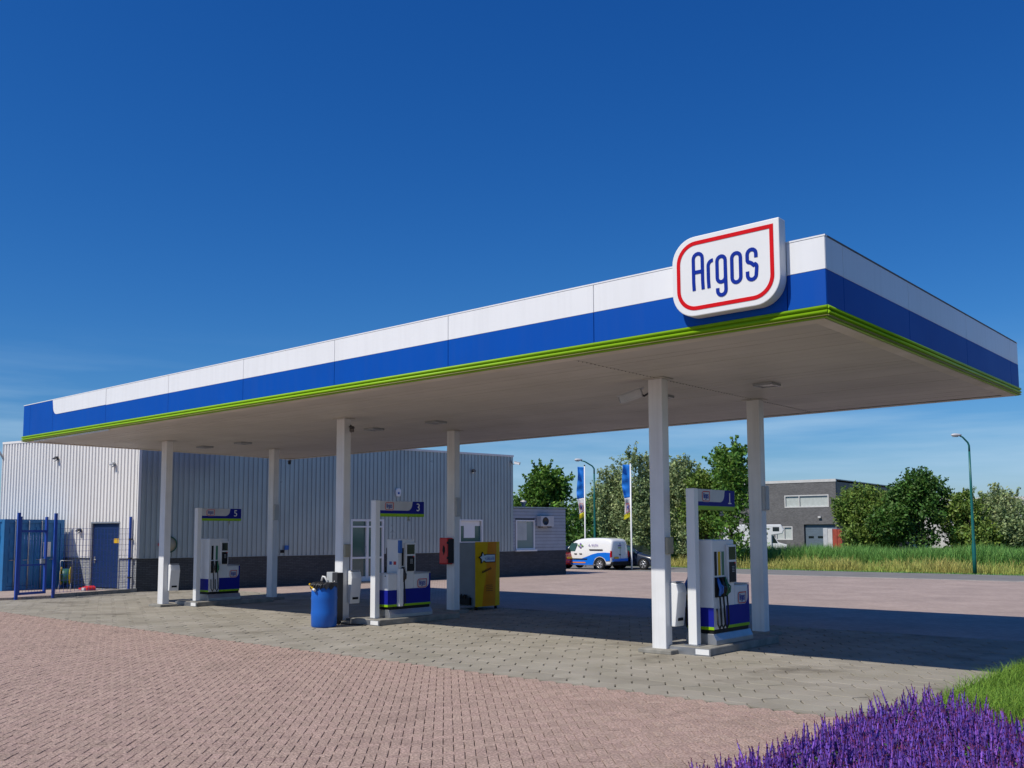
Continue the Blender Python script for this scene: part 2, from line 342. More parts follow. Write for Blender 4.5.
# --- herringbone bricks at 45 degrees
WB = 0.105
def in_view_front(x, y): 
    return y < YG0-0.03 and -32 < x < BX+0.5 and y > -14
bm_brick = MB()
def brick_geo(mb, cx, cy, z, ang, l, wd, ch=0.004, dep=0.012, tilt=(0, 0)):
    ca, sa = math.cos(ang), math.sin(ang); v = []
    for (dz, ins) in ((-dep, 0), (-ch, 0), (0, ch)):
        for sx_, sy_ in ((-1, -1), (1, -1), (1, 1), (-1, 1)):
            lx = sx_*(l/2-ins); ly = sy_*(wd/2-ins)
            v.append((cx+lx*ca-ly*sa, cy+lx*sa+ly*ca, z+dz+tilt[0]*lx+tilt[1]*ly))
    f = [(8, 9, 10, 11)]
    for a in (0, 4):
        for i in range(4):
            j = (i+1) % 4; f.append((a+i, a+j, a+4+j, a+4+i))
    mb.add(v, f)
one = MB(); brick_geo(one, 0, 0, 0, 0, 2*WB-0.006, WB-0.0075)
brick_me = bpy.data.meshes.new('brick'); brick_me.from_pydata(one.v, [], one.f); brick_me.materials.append(MATS['brick_red'])
ca = math.cos(PI/4)
cand = []
N = 360
CX0, CY0 = -13.0, -8.5
for i in range(-N, N):
    for j in range(-N, N):
        m_ = (i-j) % 4
        if m_ == 0: ux, uy, a = (i+1)*WB, (j+0.5)*WB, 0.0
        elif m_ == 3: ux, uy, a = (i+0.5)*WB, (j+1)*WB, PI/2
        else: continue
        x = CX0+(ux-uy)*ca; y = CY0+(ux+uy)*ca
        if in_view_front(x, y): cand.append((x, y, a+PI/4))
cpos = np.array([9.086, -14.519])
def vis_key(p):
    d = (p[0]-cpos[0], p[1]-cpos[1]); fwd = d[0]*math.sin(YAW)+d[1]*math.cos(YAW); rt = d[0]*math.cos(YAW)-d[1]*math.sin(YAW)
    if fwd <= 0.5: return 1e9
    px = 512+FPX*rt/fwd; py = 446+FPX*2.1/fwd+86
    if px < 0 or px > 1010 or py > 766 or p[0] > BX-0.05: return 1e9
    return fwd
cand.sort(key=vis_key)
def inframe(p):
    d = (p[0]-cpos[0], p[1]-cpos[1]); fwd = d[0]*math.sin(YAW)+d[1]*math.cos(YAW); rt = d[0]*math.cos(YAW)-d[1]*math.sin(YAW)
    return fwd > 6.5 and abs(rt) < 0.62*fwd+1.5
field = MB()
for k, (x, y, a) in enumerate(cand):
    z = random.gauss(0, 0.0016); tl = (random.gauss(0, 0.006), random.gauss(0, 0.008)); da = random.gauss(0, 0.01)
    if k < 300:
        link_mesh('brick', brick_me, red, (x, y, z), a+da, rx=tl[1], ry=tl[0])
    else: brick_geo(field, x, y, z, a+da, 2*WB-0.006, WB-0.0075, tilt=tl)
tag(field.build('brick_field', 'brick_red', red), None, None, kind='stuff')
# half bricks that trim the herringbone along the seam
for i in range(0): pass
# --- grey six-sided pavers
HL, HD, HH = 0.28, 0.14, 0.205
def hex_geo(mb, cx, cy, z, tilt, ch=0.006, dep=0.03, g=0.0085):
    v = []
    base = [(-HL/2, -HH), (HL/2, -HH), (HL/2+HD, 0), (HL/2, HH), (-HL/2, HH), (-HL/2-HD, 0)]
    for dz, ins in ((-dep, g), (-ch, g), (0, g+ch)):
        for bx_, by_ in base:
            s_ = 1-ins/0.2
            lx, ly = bx_*s_, by_*s_
            v.append((cx+lx, min(max(cy+ly, YG0+0.004), YG1-0.004), z+dz+tilt[0]*lx+tilt[1]*ly))
    f = [(12, 13, 14, 15, 16, 17)]
    for a in (0, 6):
        for i in range(6):
            j = (i+1) % 6; f.append((a+i, a+j, a+6+j, a+6+i))
    mb.add(v, f)
oneh = MB(); hex_geo(oneh, 0, 0, 0, (0, 0)); paver_me = bpy.data.meshes.new('paver'); paver_me.from_pydata(oneh.v, [], oneh.f); paver_me.materials.append(MATS['paver_grey'])
hexs = []
for i in range(-70, 22):
    for j in range(-40, 40):
        x = 3.65+i*0.42; y = -1.52+j*0.41+(0.205 if i % 2 else 0)
        if x < -25.9 or x > 12 or y < YG0-0.15 or y > YG1+0.15: continue
        if (Vector((x, y, 0))-P0).dot(nB) < -0.3 and y > 2.6: continue
        hexs.append((x, y))
def key2(p):
    if not (YG0+0.25 < p[1] < YG1-0.25) or p[0] > BX-0.2: return 1e9
    return vis_key(p)
hexs.sort(key=key2)
pf = MB()
for k, (x, y) in enumerate(hexs):
    z = random.gauss(0, 0.0018); tl = (random.gauss(0, 0.005), random.gauss(0, 0.005))
    if k < 300: link_mesh('paver', paver_me, grey, (x, y, z), rx=tl[1], ry=tl[0])
    else: hex_geo(pf, x, y, z, tl)
tag(pf.build('paver_field', 'paver_grey', grey), None, None, kind='stuff')

# ================================================================== CANOPY
XL, XR, YF, YB = -20.56, 4.198, -2.699, 6.924
ZS, ZB, ZM, ZT = 4.865, 5.024, 5.499, 5.935
can = thing('fuel_canopy', 'long flat fuel station canopy with white and blue fascia on white columns', 'canopy')
MB().box(XL+0.1, XR-0.1, YF+0.1, YB-0.1, ZS+0.035, ZT-0.1).build('roof_deck', 'roof_grey', can)
npl = 32; pw = (YB-YF-0.5)/npl
for i in range(npl):
    y0 = YF+0.25+i*pw
    # each strip runs in two lengths that butt on the bolted line by the columns
    z = ZS+random.uniform(0, 0.004)
    MB().box(XL+0.25, -0.12, y0+0.005, y0+pw-0.005, z, z+0.022).build('soffit_strip', 'soffit', can)
    MB().box(-0.11, XR-0.25, y0+0.005, y0+pw-0.005, z+0.001, z+0.023).build('soffit_strip', 'soffit', can)
# bolted line
rv = MB()
for i in range(80):
    y = YF+0.4+i*(YB-YF-0.8)/79; rv.lathe([(0.012, 0), (0.008, -0.008), (0, -0.009)], 6, (-0.116, y, ZS))
rv.build('bolt_row', 'dark_metal', can)
def fascia(face):
    if face == 'front':
        J = [XR, 3.66, 0.485, -2.69, -5.865, -9.04, -12.215, -15.39, -18.565, -20.1, XL]
        def bx_(a, b, z0, z1, o0, o1): return MB().box(a, b, YF+o1, YF+o0, z0, z1)
    elif face == 'right':
        J = [YB, 6.32, 3.40, 0.43, -2.12, YF+0.003]
        def bx_(a, b, z0, z1, o0, o1): return MB().box(XR-o0, XR-o1, a, b, z0, z1)
    elif face == 'back':
        J = [XR-0.003, 3.6, 0.4, -2.8, -6.0, -9.2, -12.4, -15.6, -18.8, XL]
        def bx_(a, b, z0, z1, o0, o1): return MB().box(a, b, YB-o0, YB-o1, z0, z1)
    else:
        J = [YB-0.003, 5.0, 2.0, -1.0, YF+0.003]
        def bx_(a, b, z0, z1, o0, o1): return MB().box(XL+o1, XL+o0, a, b, z0, z1)
    g = 0.005
    for k in range(len(J)-1):
        b, a = J[k]-g, J[k+1]+g
        if face == 'front' and J[k] <= -18.5:
            bx_(a, b, ZB, ZT, 0.05, 0.0).build('fascia_panel', 'fascia_blue', can, 0.003, seg=1); continue
        bx_(a, b, ZB, ZM-0.002, 0.05, 0.0).build('fascia_panel', 'fascia_blue', can, 0.003, seg=1)
        if face == 'front' and J[k+1] == -18.565:
            bx_(a, b, ZM, ZT-0.004, 0.05, 0.006).build('fascia_panel', 'fascia_blue', can)
            r = 0.24; zb_ = ZM+0.012
            poly = arc(a+r, zb_+r, r, 180, 270, 8)+[(b, zb_), (b, ZT), (a-0.04, ZT)]
            MB().prism(poly, YF+0.004, YF-0.002, 'y').build('fascia_panel', 'fascia_white', can)
        else: bx_(a, b, ZM+0.002, ZT, 0.05, 0.0).build('fascia_panel', 'fascia_white', can, 0.003, seg=1)
for fc in ('front', 'right', 'back', 'left'): fascia(fc)
# capping on the upper edge
for (a, b, c, d) in ((XL-0.006, XR+0.006, YF-0.006, YF+0.07), (XL-0.006, XR+0.006, YB-0.07, YB+0.006)): MB().box(a, b, c, d, ZT+0.001, ZT+0.022).build('capping', 'fascia_white', can)
for (a, b) in ((XL-0.006, XL+0.07), (XR-0.07, XR+0.006)): MB().box(a, b, YF+0.072, YB-0.072, ZT+0.001, ZT+0.022).build('capping', 'roof_grey', can)
# lime trim: two rounded rails and a backing strip round the edge
def loop_rail(z, r, off, name, m):
    for (p, q) in (((XL-off, YF-off), (XR+off, YF-off)), ((XR+off, YF-off), (XR+off, YB+off)), ((XR+off, YB+off), (XL-off, YB+off)), ((XL-off, YB+off), (XL-off, YF-off))):
        MB().tube([(p[0], p[1], z), (q[0], q[1], z)], r, 10).build(name, m, can)
loop_rail(ZB-0.030, 0.026, 0.012, 'green_rail', 'lime')
loop_rail(ZB-0.094, 0.026, 0.012, 'green_rail', 'lime')
loop_rail(ZB-0.142, 0.010, 0.020, 'drip_edge', 'olive_trim')
MB().box(XL+0.004, XR-0.004, YF+0.004, YF+0.05, ZS-0.004, ZB-0.003).build('edge_strip', 'lime', can)
MB().box(XL+0.004, XR-0.004, YB-0.05, YB-0.004, ZS-0.004, ZB-0.003).build('edge_strip', 'lime', can)
for xx in (XL+0.004, XR-0.05): MB().box(xx, xx+0.046, YF+0.052, YB-0.052, ZS-0.004, ZB-0.003).build('edge_strip', 'lime', can)
tw = 0.2
MB().box(XL+0.055, XR-0.055, YF+0.055, YF+0.055+tw, ZS-0.012, ZS-0.002).build('soffit_edge', 'soffit_trim', can)
MB().box(XL+0.055, XR-0.055, YB-0.055-tw, YB-0.055, ZS-0.012, ZS-0.002).build('soffit_edge', 'soffit_trim', can)
for xx in (XL+0.055, XR-0.055-tw): MB().box(xx, xx+tw, YF+0.058+tw, YB-0.058-tw, ZS-0.012, ZS-0.002).build('soffit_edge', 'soffit_trim', can)
# added pale ribs standing in for reflected sunlight below the fascia's far end
rb = MB()
for i in range(46): rb.box(-19.8+i*0.1, -19.8+i*0.1+0.05, YF+0.02, YF+0.05, ZS-0.05, ZS-0.006)
rb.build('sunlit_dashes', 'fascia_white', can)['kind'] = 'stuff'
CW, CD = 0.29, 0.21
CXY = {}
for i, x in enumerate((-17.078, -8.871, 0.0)):
    for j, y in enumerate((0.0, 3.759)):
        c = (x-CW/2, y+CD/2); CXY[(i, j)] = c
        col = MB().box(c[0]-CW/2, c[0]+CW/2, c[1]-CD/2, c[1]+CD/2, 0.04, ZS-0.015).build('column', 'column_paint', can, 0.012)
        MB().box(c[0]-0.22, c[0]+0.22, c[1]-0.17, c[1]+0.17, ZS-0.0149, ZS-0.002).build('head_plate', 'soffit', col)
        bl = MB(); bl.box(c[0]-0.34, c[0]+0.34, c[1]-0.27, c[1]+0.27, -0.01, 0.075)
        bl.build('column_footing', 'concrete', col, 0.02)

# ---- brand sign on the fascia
YS = YF-0.2
sg = thing('brand_sign', 'white shield sign with red outline and blue Argos lettering on canopy fascia', 'sign', (0, 0, 0))
def shield(x0, x1, z0, z1, r, rb_=None):
    rb_ = rb_ or r
    return [(x1, z1)]+arc(x0+r, z1-r, r, 90, 180, 10)+arc(x0+r, z0+r, r, 180, 270, 10)+arc(x1-r, z0+r, r, 270, 360, 10)
MB().prism(shield(2.025, 3.665, 5.115, 6.255, 0.36), YF-0.004, YS, 'y').build('sign_box', 'white_paint', sg, 0.012)
MB().ribbon(shield(2.13, 3.555, 5.225, 6.155, 0.28), 0.055, YS-0.0005, YS-0.006, 'y', closed=True).build('red_outline', 'sign_red', sg)
def rr(x0, x1, z0, z1, n=8):
    r = (x1-x0)/2; return arc(x0+r, z1-r, r, 0, 180, n)+arc(x0+r, z0+r, r, 180, 360, n)
ARGOS = {
 'A': [([(2.378, 5.475), (2.372, 5.60), (2.372, 5.90)]+arc(2.443, 5.925, 0.071, 180, 0, 8)+[(2.514, 5.60), (2.520, 5.475)], False), ([(2.372, 5.735), (2.514, 5.735)], False)],
 'r': [([(2.612, 5.475), (2.605, 5.60), (2.605, 5.79)]+arc(2.675, 5.79, 0.07, 180, 85, 6), False)],
 'g': [(rr(2.742, 2.868, 5.53, 5.89), True), ([(2.868, 5.72), (2.872, 5.42)]+arc(2.808, 5.41, 0.063, 0, -180, 8)+[(2.745, 5.45)], False)],
 'o': [(rr(2.968, 3.098, 5.485, 5.89), True)],
 's': [([(3.326, 5.775), (3.326, 5.825)]+arc(3.262, 5.83, 0.064, 0, 180, 8)+[(3.198, 5.775)]+arc(3.232, 5.755, 0.034, 190, 270, 4)+[(3.26, 5.705), (3.29, 5.675)]+arc(3.29, 5.645, 0.045, 60, 0, 4)+[(3.326, 5.55)]+arc(3.262, 5.545, 0.064, 0, -180, 8)+[(3.198, 5.60)], False)]}
def logo(parent, T, sc, y, yd, small=True, ax='y', m='sign_navy', sw=0.056):
    """letters; T maps sign coordinates to the local plane"""
    for ch, strokes in ARGOS.items():
        b = MB()
        for si, (pth, cl) in enumerate(strokes): b.ribbon([T(p) for p in pth], sw*sc, y, yd-0.0015*si, ax, closed=cl)
        b.build('letter', m, parent)
logo(sg, lambda p: p, 1.0, YS-0.0005, YS-0.007, sw=0.05)
def mini_logo(parent, cx, cz, wdt, a, face):
    """small shield badge; face 'x': on a +X side at x=a (2D = y,z)"""
    s_ = wdt/1.64
    T = lambda p: (cx+(p[0]-2.845)*s_, cz+(p[1]-5.685)*s_)
    bd = MB().prism([T(p) for p in shield(2.025, 3.665, 5.115, 6.255, 0.36)], a, a+0.003, 'x').build('badge', 'header_grey', parent)
    o = MB().ribbon([T(p) for p in shield(2.12, 3.57, 5.21, 6.165, 0.28)], 0.075*s_, a+0.0035, a+0.006, 'x', closed=True).build('badge_outline', 'sign_red', bd)
    b = MB()
    for ch, strokes in ARGOS.items():
        for si, (pth, cl) in enumerate(strokes): b.ribbon([T(p) for p in pth], 0.062*s_, a+0.0035, a+0.006+0.0006*si, 'x', closed=cl)
    b.build('lettering', 'sign_navy', bd)

# ---- ceiling lights
PUMPW = {'1': 'three nozzle pump', '3': 'pump next to the blue drum', '5': 'two nozzle pump before the wall'}
for (x, y, wh) in ((1.06, 1.97, '1'), (-1.25, 1.97, '1'), (-7.82, 2.03, '3'), (-10.15, 2.03, '3'), (-16.0, 1.88, '5'), (-18.0, 1.81, '5')):
    lab = {1.06: 'square flush soffit light between the three nozzle pump and the sign end of canopy', -1.25: 'square flush soffit light beside the grey security camera'}.get(x, 'square flush soffit light over the '+PUMPW[wh])
    t = thing('ceiling_light', lab, 'light', (x, y, ZS), group='soffit lights over the '+PUMPW[wh])
    t.scale = (0.8, 0.8, 1)
    fr = MB()
    for (a, b, c, d) in ((-0.24, 0.24, -0.24, -0.19), (-0.24, 0.24, 0.19, 0.24), (-0.24, -0.19, -0.19, 0.19), (0.19, 0.24, -0.19, 0.19)): fr.box(a, b, c, d, -0.05, -0.001)
    fr.build('frame', 'steel', t); MB().box(-0.187, 0.187, -0.187, 0.187, -0.035, -0.002).build('diffuser', 'lens', t)

# ================================================================== PUMP ISLANDS
ISL = [(0.0, '1'), (-8.871, '3'), (-17.078, '5')]
PDX = {'1': (0.0, 0.0), '3': (0.40, 0.0), '5': (0.05, 0.50)}; HLEN = {'1': 1.44, '3': 1.5, '5': 1.42}
def island(x, num):
    x += PDX[num][0]
    o = thing('pump_island', 'low concrete island slab carrying the '+PUMPW[num], 'kerb island', (x+0.24, PDX[num][1], 0))
    MB().prism([(-0.52, 0.10), (0.52, 0.10), (0.56, 0.14), (0.56, 2.72), (0.5, 2.8), (-0.5, 2.8), (-0.56, 2.72), (-0.56, 0.14)], -0.005, 0.135, 'z').build('slab', 'concrete', o, 0.02)
    for (a, b, c, d) in ((-0.575, 0.575, 0.075, 0.10),): MB().box(a, b, c, d, -0.005, 0.12).build('edge_bar', 'steel', o)
    MB().box(0.30, 0.56, 0.065, 0.0745, 0.02, 0.11).build('reflector', 'white_paint', o)
def header(x, num):
    x += PDX[num][0]; H1 = HLEN[num]
    o = thing('pump_number_sign', 'white post and blue number sign over the '+PUMPW[num], 'sign', (x+0.37, 0.34+PDX[num][1], 0.137))
    MB().box(-0.085, 0.085, -0.07, 0.07, 0.012, 2.74).build('post', 'white_paint', o, 0.01)
    MB().box(-0.15, 0.15, -0.12, 0.12, 0, 0.0119).build('foot_plate', 'steel', o)
    hd = MB().box(-0.07, 0.07, 0.071, H1, 2.37, 2.735).build('header_box', 'pump_navy', o, 0.006)
    r = 0.16
    for sgn in (1, -1):
        poly = [(0.075, 2.732), (0.075, 2.51), (H1-0.58, 2.51)]+arc(H1-0.56, 2.51+r, r, 270, 360, 8)+[(H1-0.54+r, 2.732)]
        MB().prism(poly, 0.0705*sgn, 0.0735*sgn, 'x').build('grey_field', 'header_grey', hd)
        MB().box(min(0.0705*sgn, 0.0735*sgn), max(0.0705*sgn, 0.0735*sgn), 0.075, H1-0.002, 2.372, 2.435).build('green_stripe', 'lime', hd)
    MB().box(-0.068, 0.068, 0.075, H1-0.01, 2.362, 2.3699).build('underside', 'lime', hd)
    mini_logo(hd, 0.36, 2.605, 0.29, 0.074, 'x')
    text_part('number', num, 0.27, 'white_paint', hd, (0.0725, H1-0.20, 2.585), 'x')
    if num == '1': MB().box(0.0715, 0.076, H1-0.26, H1-0.14, 2.485, 2.505).build('number_foot', 'white_paint', hd)
    MB().tube([(0, 1.05, 2.362), (0, 1.05, 2.30)], 0.02, 8).lathe([(0.0, -0.045), (0.04, -0.03), (0.045, 0.0), (0, 0.0)], 10, (0, 1.05, 2.30)).build('hose_guide', 'galvanised', o)
def nozzle(mb_h, mb_n, y, ztop, side, xo):
    """nozzle in its boot and hose hanging from it; on the +X face (side=1) or -X face"""
    s_ = side
    mb_n.tube([(s_*(xo+0.03), y+0.01, ztop-0.02), (s_*(xo+0.07), y, ztop-0.12), (s_*(xo+0.10), y, ztop-0.22), (s_*(xo+0.07), y, ztop-0.33)], [0.018, 0.032, 0.034, 0.022], 8)
    mb_n.tube([(s_*(xo+0.055), y, ztop-0.10), (s_*(xo+0.145), y, ztop-0.17), (s_*(xo+0.135), y, ztop-0.27), (s_*(xo+0.08), y, ztop-0.31)], 0.012, 6)
    mb_h.tube([(s_*(xo+0.07), y, ztop-0.32), (s_*(xo+0.085), y+0.01, ztop-0.6), (s_*(xo+0.08), y+0.03, ztop-0.82), (s_*(xo+0.07), y-0.02, ztop-0.9), (s_*(xo+0.06), y-0.07, ztop-0.82), (s_*(xo+0.05), y-0.075, ztop-0.55)], 0.016, 8)
def pump(x, num, style):
    x += PDX[num][0]
    desc = {'1': 'white and blue fuel pump with three nozzles and a yellow product panel', '3': 'white and blue fuel pump with a blue capped hose column near the drum', '5': 'white and blue fuel pump with two nozzles before the corrugated wall'}[num]
    o = thing('fuel_pump', desc, 'fuel pump', (x+0.37, PDX[num][1]+(0.12 if num == '5' else 0), 0.137)); o.scale = (1, 0.80, 1) if num == '5' else (1, 1, 1)
    hx = 0.26; y0, y1, y2 = 0.56, 1.34, 1.88
    # plinth with a sloping shoulder
    MB().prism([(-hx-0.03, 0), (hx+0.06, 0), (hx+0.06, 0.08), (hx+0.0, 0.19), (-hx, 0.19), (-hx-0.03, 0.08)], y0-0.03, y2+0.02, 'y').build('plinth', 'steel', o, 0.006)
    MB().box(-hx+0.015, hx-0.015, y0+0.015, y2-0.015, 0.191, 0.255).build('skirt', 'black_plastic', o)
    ztop = 1.83
    yb0 = y0
    if style == 'tall': yb0 = y0+0.36
    MB().box(-hx, hx, yb0, y1, 0.257, ztop).build('cabinet', 'pump_white', o, 0.02)
    if style == 'tall': 
        MB().box(-hx, hx, y0-0.05, yb0-0.002, 0.257, 1.03).build('front_housing', 'pump_white', o, 0.03)
        MB().box(-0.2, 0.2, yb0-0.006, yb0-0.0005, 1.06, 1.80).build('access_panel', 'white_paint', o)
        MB().box(-0.15, -0.06, yb0-0.009, yb0-0.0065, 1.22, 1.30).build('notice', 'nozzle_blue', o); MB().box(0.0, 0.09, yb0-0.009, yb0-0.0065, 1.22, 1.30).build('notice', 'cabinet_red', o)
        for sx_ in (-0.17, 0.17): MB().lathe([(0.016, 0), (0.016, 0.006), (0, 0.006)], 10, (sx_, y0-0.05, 0.97), 'y').build('vent', 'black_plastic', o)
    MB().box(-hx, hx, y1+0.002, y2, 0.257, 1.01).build('housing', 'pump_white', o, 0.03)
    MB().box(-hx-0.008, hx+0.008, y1+0.004, y2+0.006, 1.011, 1.03).build('housing_lid', 'box_grey', o, 0.008)
    # blue skirts as thin cover sheets with a lime stripe
    fy = y0-0.05 if style == 'tall' else y0
    MB().box(-hx-0.003, hx+0.003, fy-0.004, fy-0.0005, 0.31, 0.64).build('blue_cover', 'pump_navy', o); MB().box(-hx-0.003, hx+0.003, fy-0.005, fy-0.0005, 0.258, 0.309).build('lime_stripe', 'lime', o)
    for s_ in (1, -1):
        r = 0.14
        ya = 1.0
        poly = [(ya, 0.31), (y2-0.001, 0.31), (y2-0.001, 1.0), (y2-0.05, 1.0)]+[(y2-0.05, 0.66+r)]+arc(y2-0.05-r, 0.66+r, r, 0, -90, 8)+[(ya, 0.66)]
        a0, a1 = s_*(hx+0.0008), s_*(hx+0.004)
        MB().prism(poly, a0, a1, 'x').build('blue_cover', 'pump_navy', o)
        MB().box(min(a0, a1), max(a0, a1), ya, y2-0.002, 0.258, 0.309).build('lime_stripe', 'lime', o)
        if style == 'tall':
            MB().box(min(a0, a1), max(a0, a1), y0-0.05, yb0+0.0, 0.31, 0.64).build('blue_cover', 'pump_navy', o); MB().box(min(a0, a1), max(a0, a1), y0-0.05, yb0, 0.258, 0.309).build('lime_stripe', 'lime', o)
        # display with white frame
        dsp = MB().box(min(s_*(hx+0.001), s_*(hx+0.05)), max(s_*(hx+0.001), s_*(hx+0.05)), 1.02, 1.335, 1.03+0.03, 1.74).build('display', 'pump_white', o, 0.008)
        MB().box(min(s_*(hx+0.051), s_*(hx+0.056)), max(s_*(hx+0.051), s_*(hx+0.056)), 1.06, 1.30, 1.47, 1.70).build('screen', 'glass_dark', dsp)
        MB().box(min(s_*(hx+0.051), s_*(hx+0.056)), max(s_*(hx+0.051), s_*(hx+0.056)), 1.06, 1.30, 1.07, 1.43).build('keypad_panel', 'black_plastic', dsp)
        kp = MB()
        for a in range(3):
            for b in range(4): kp.box(min(s_*(hx+0.0565), s_*(hx+0.061)), max(s_*(hx+0.0565), s_*(hx+0.061)), 1.16+a*0.03, 1.175+a*0.03, 1.25+b*0.03, 1.265+b*0.03)
        kp.build('keys', 'box_grey', dsp)
        MB().box(min(s_*(hx+0.0565), s_*(hx+0.062)), max(s_*(hx+0.0565), s_*(hx+0.062)), 1.25, 1.29, 1.40, 1.43).build('card_slot', 'cabinet_red', dsp)
        n = 3 if style == 'three' else (2 if style == 'two' else 1)
        if style == 'tall' and s_ > 0:
            MB().box(min(s_*(hx+0.001), s_*(hx+0.10)), max(s_*(hx+0.001), s_*(hx+0.10)), 0.985-0.20, 0.985-0.08, 0.26, 1.14).build('hose_column', 'pump_white', o, 0.012)
            MB().box(min(s_*(hx+0.001), s_*(hx+0.06)), max(s_*(hx+0.001), s_*(hx+0.06)), 0.985-0.17, 0.985-0.10, 1.141, 1.5).build('hose_column', 'header_grey', o, 0.012)
            MB().box(min(s_*(hx+0.001), s_*(hx+0.07)), max(s_*(hx+0.001), s_*(hx+0.07)), 0.985-0.18, 0.985-0.09, 1.501, 1.80).build('hose_column_cap', 'nozzle_blue', o, 0.012)
        ys = {'three': [0.66, 0.79, 0.92], 'two': [0.70, 0.88], 'tall': [0.955]}[style]
        cols = {'three': ['nozzle_blue', 'nozzle_black', 'nozzle_green'], 'two': ['nozzle_black', 'nozzle_green'], 'tall': ['nozzle_black']}[style]
        pans = {'three': ['black_plastic', 'machine_yellow', 'nozzle_green'], 'two': ['black_plastic', 'nozzle_green'], 'tall': ['black_plastic']}[style]
        for yy, cc, pn in zip(ys, cols, pans):
            MB().box(min(s_*(hx+0.001), s_*(hx+0.005)), max(s_*(hx+0.001), s_*(hx+0.005)), yy-0.043, yy+0.043, 1.20, 1.62).build('product_panel', pn, o)
            if style != 'tall': MB().box(min(s_*(hx+0.001), s_*(hx+0.006)), max(s_*(hx+0.001), s_*(hx+0.006)), yy-0.03, yy+0.03, 0.27, 0.80).build('hose_guard', 'white_paint', o)
            MB().box(min(s_*(hx+0.001), s_*(hx+0.03)), max(s_*(hx+0.001), s_*(hx+0.03)), yy-0.052, yy+0.052, 0.82, 1.17).build('nozzle_boot', 'black_plastic', o, 0.006)
            hb, nb_ = MB(), MB(); nozzle(hb, nb_, yy, 1.18, s_, hx)
            nb_.build('nozzle', cc, o); hb.build('hose', 'rubber', o)
    mini_logo(o, 1.60, 0.77, 0.33, hx+0.0045, 'x')
    return o
for (x, num), st in zip(ISL, ('three', 'tall', 'two')):
    island(x, num); header(x, num); pump(x, num, st)

# ---- fittings on the columns
def towel_bin(x, where):
    o = thing('towel_dispenser', 'white tapered towel dispenser on the column by the '+PUMPW[where], 'dispenser', (x, CD/2+0.19, 0))
    MB().prism([(0.003, 1.22), (0.003, 0.45), (0.10, 0.45), (0.17, 1.05), (0.13, 1.2)], -0.15, 0.15, 'y').build('casing', 'white_paint', o, 0.015)
    MB().box(0.01, 0.12, -0.14, 0.14, 1.2205, 1.235).build('lid', 'header_grey', o)
    MB().box(0.09, 0.13, -0.08, 0.08, 0.55, 0.60).build('slot', 'black_plastic', o)
for x, num in ISL: towel_bin(x, num)
for (i, j, z0, lab, m, wd) in ((1, 0, 1.55, 'small tan junction box on the column behind the blue drum', 'box_tan', 0.06), (2, 0, 1.72, 'small tan junction box on front column by the three nozzle pump', 'box_tan', 0.06), (2, 1, 2.55, 'grey switch box high on rear column behind the three nozzle pump', 'box_grey', 0.075), (1, 1, 2.55, 'grey switch box high on the column that holds the red cabinet', 'box_grey', 0.06), (0, 1, 2.55, 'grey switch box high on rear column against the corrugated wall', 'box_grey', 0.06)):
    c = CXY[(i, j)]; o = thing('junction_box', lab, 'box', (c[0]+CW/2, c[1], z0))
    MB().box(0.002, wd, -0.09, 0.09, 0, 0.30 if m == 'box_tan' else 0.5).build('casing', m, o, 0.01); MB().box(wd+0.0005, wd+0.012, -0.08, 0.08, 0.01, 0.29 if m == 'box_tan' else 0.49).build('cover', m, o, 0.003)
# fire extinguisher cabinet on the middle rear column
c = CXY[(1, 1)]; fx = thing('extinguisher_cabinet', 'red fire extinguisher cabinet hung on a white canopy column', 'fire cabinet', (c[0]-0.03, c[1]-CD/2, 1.28))
MB().box(-0.18, 0.14, -0.22, -0.003, 0, 0.70).build('box', 'cabinet_red', fx, 0.03)
MB().box(0.141, 0.165, -0.20, -0.01, 0.03, 0.67).build('edge', 'black_plastic', fx)
MB().prism([(-0.05, 0.36), (0.0, 0.24), (0.05, 0.36), (0.03, 0.46), (-0.02, 0.5)], -0.226, -0.2205, 'y').build('emblem', 'black_plastic', fx)
for zz in (0.14, 0.54): MB().box(0.12, 0.17, -0.235, -0.2, zz, zz+0.06).build('latch', 'black_plastic', fx)
# cameras
def cctv(name, lab, loc, rz, pitch=-0.25, ln=0.42, m='header_grey', wdt=0.07):
    o = thing(name, lab, 'camera', loc, rz)
    Mx = Matrix.Translation((0.0, 0, -0.12)) @ Matrix.Rotation(-pitch, 4, 'Y')
    MB().box(0.05, 0.05+ln, -wdt, wdt, -wdt, wdt, Mx).build('housing', m, o, 0.01)
    MB().box(0.05+ln+0.001, 0.05+ln+0.01, -wdt*0.75, wdt*0.75, -wdt*0.75, wdt*0.75, Mx).build('lens', 'glass_dark', o)
    MB().box(0.0, 0.08+ln, -wdt*1.25, wdt*1.25, wdt+0.001, wdt+0.012, Mx).build('sun_shield', m, o)
    MB().tube([(-0.12, 0, -0.02), (-0.10, 0, -0.14), (0.0, 0, -0.2), (0.12, 0, -0.17)], 0.02, 8).build('bracket', 'dark_metal', o)
    return o
cctv('security_camera', 'grey security camera under the soffit aimed along the canopy front', (-0.42, CD/2-0.02, 4.78), PI+0.35, -0.3)
cctv('security_camera', 'small dark camera at the head of the column behind the blue drum', (-8.871+0.14, 0.1, 4.72), -0.6, -0.3, 0.14, 'dark_metal', 0.05)
cctv('security_camera', 'small dark camera at the far rear corner of the canopy soffit', (XL+0.45, YB-0.35, 4.85), -0.7, -0.2, 0.2, 'dark_metal', 0.05)

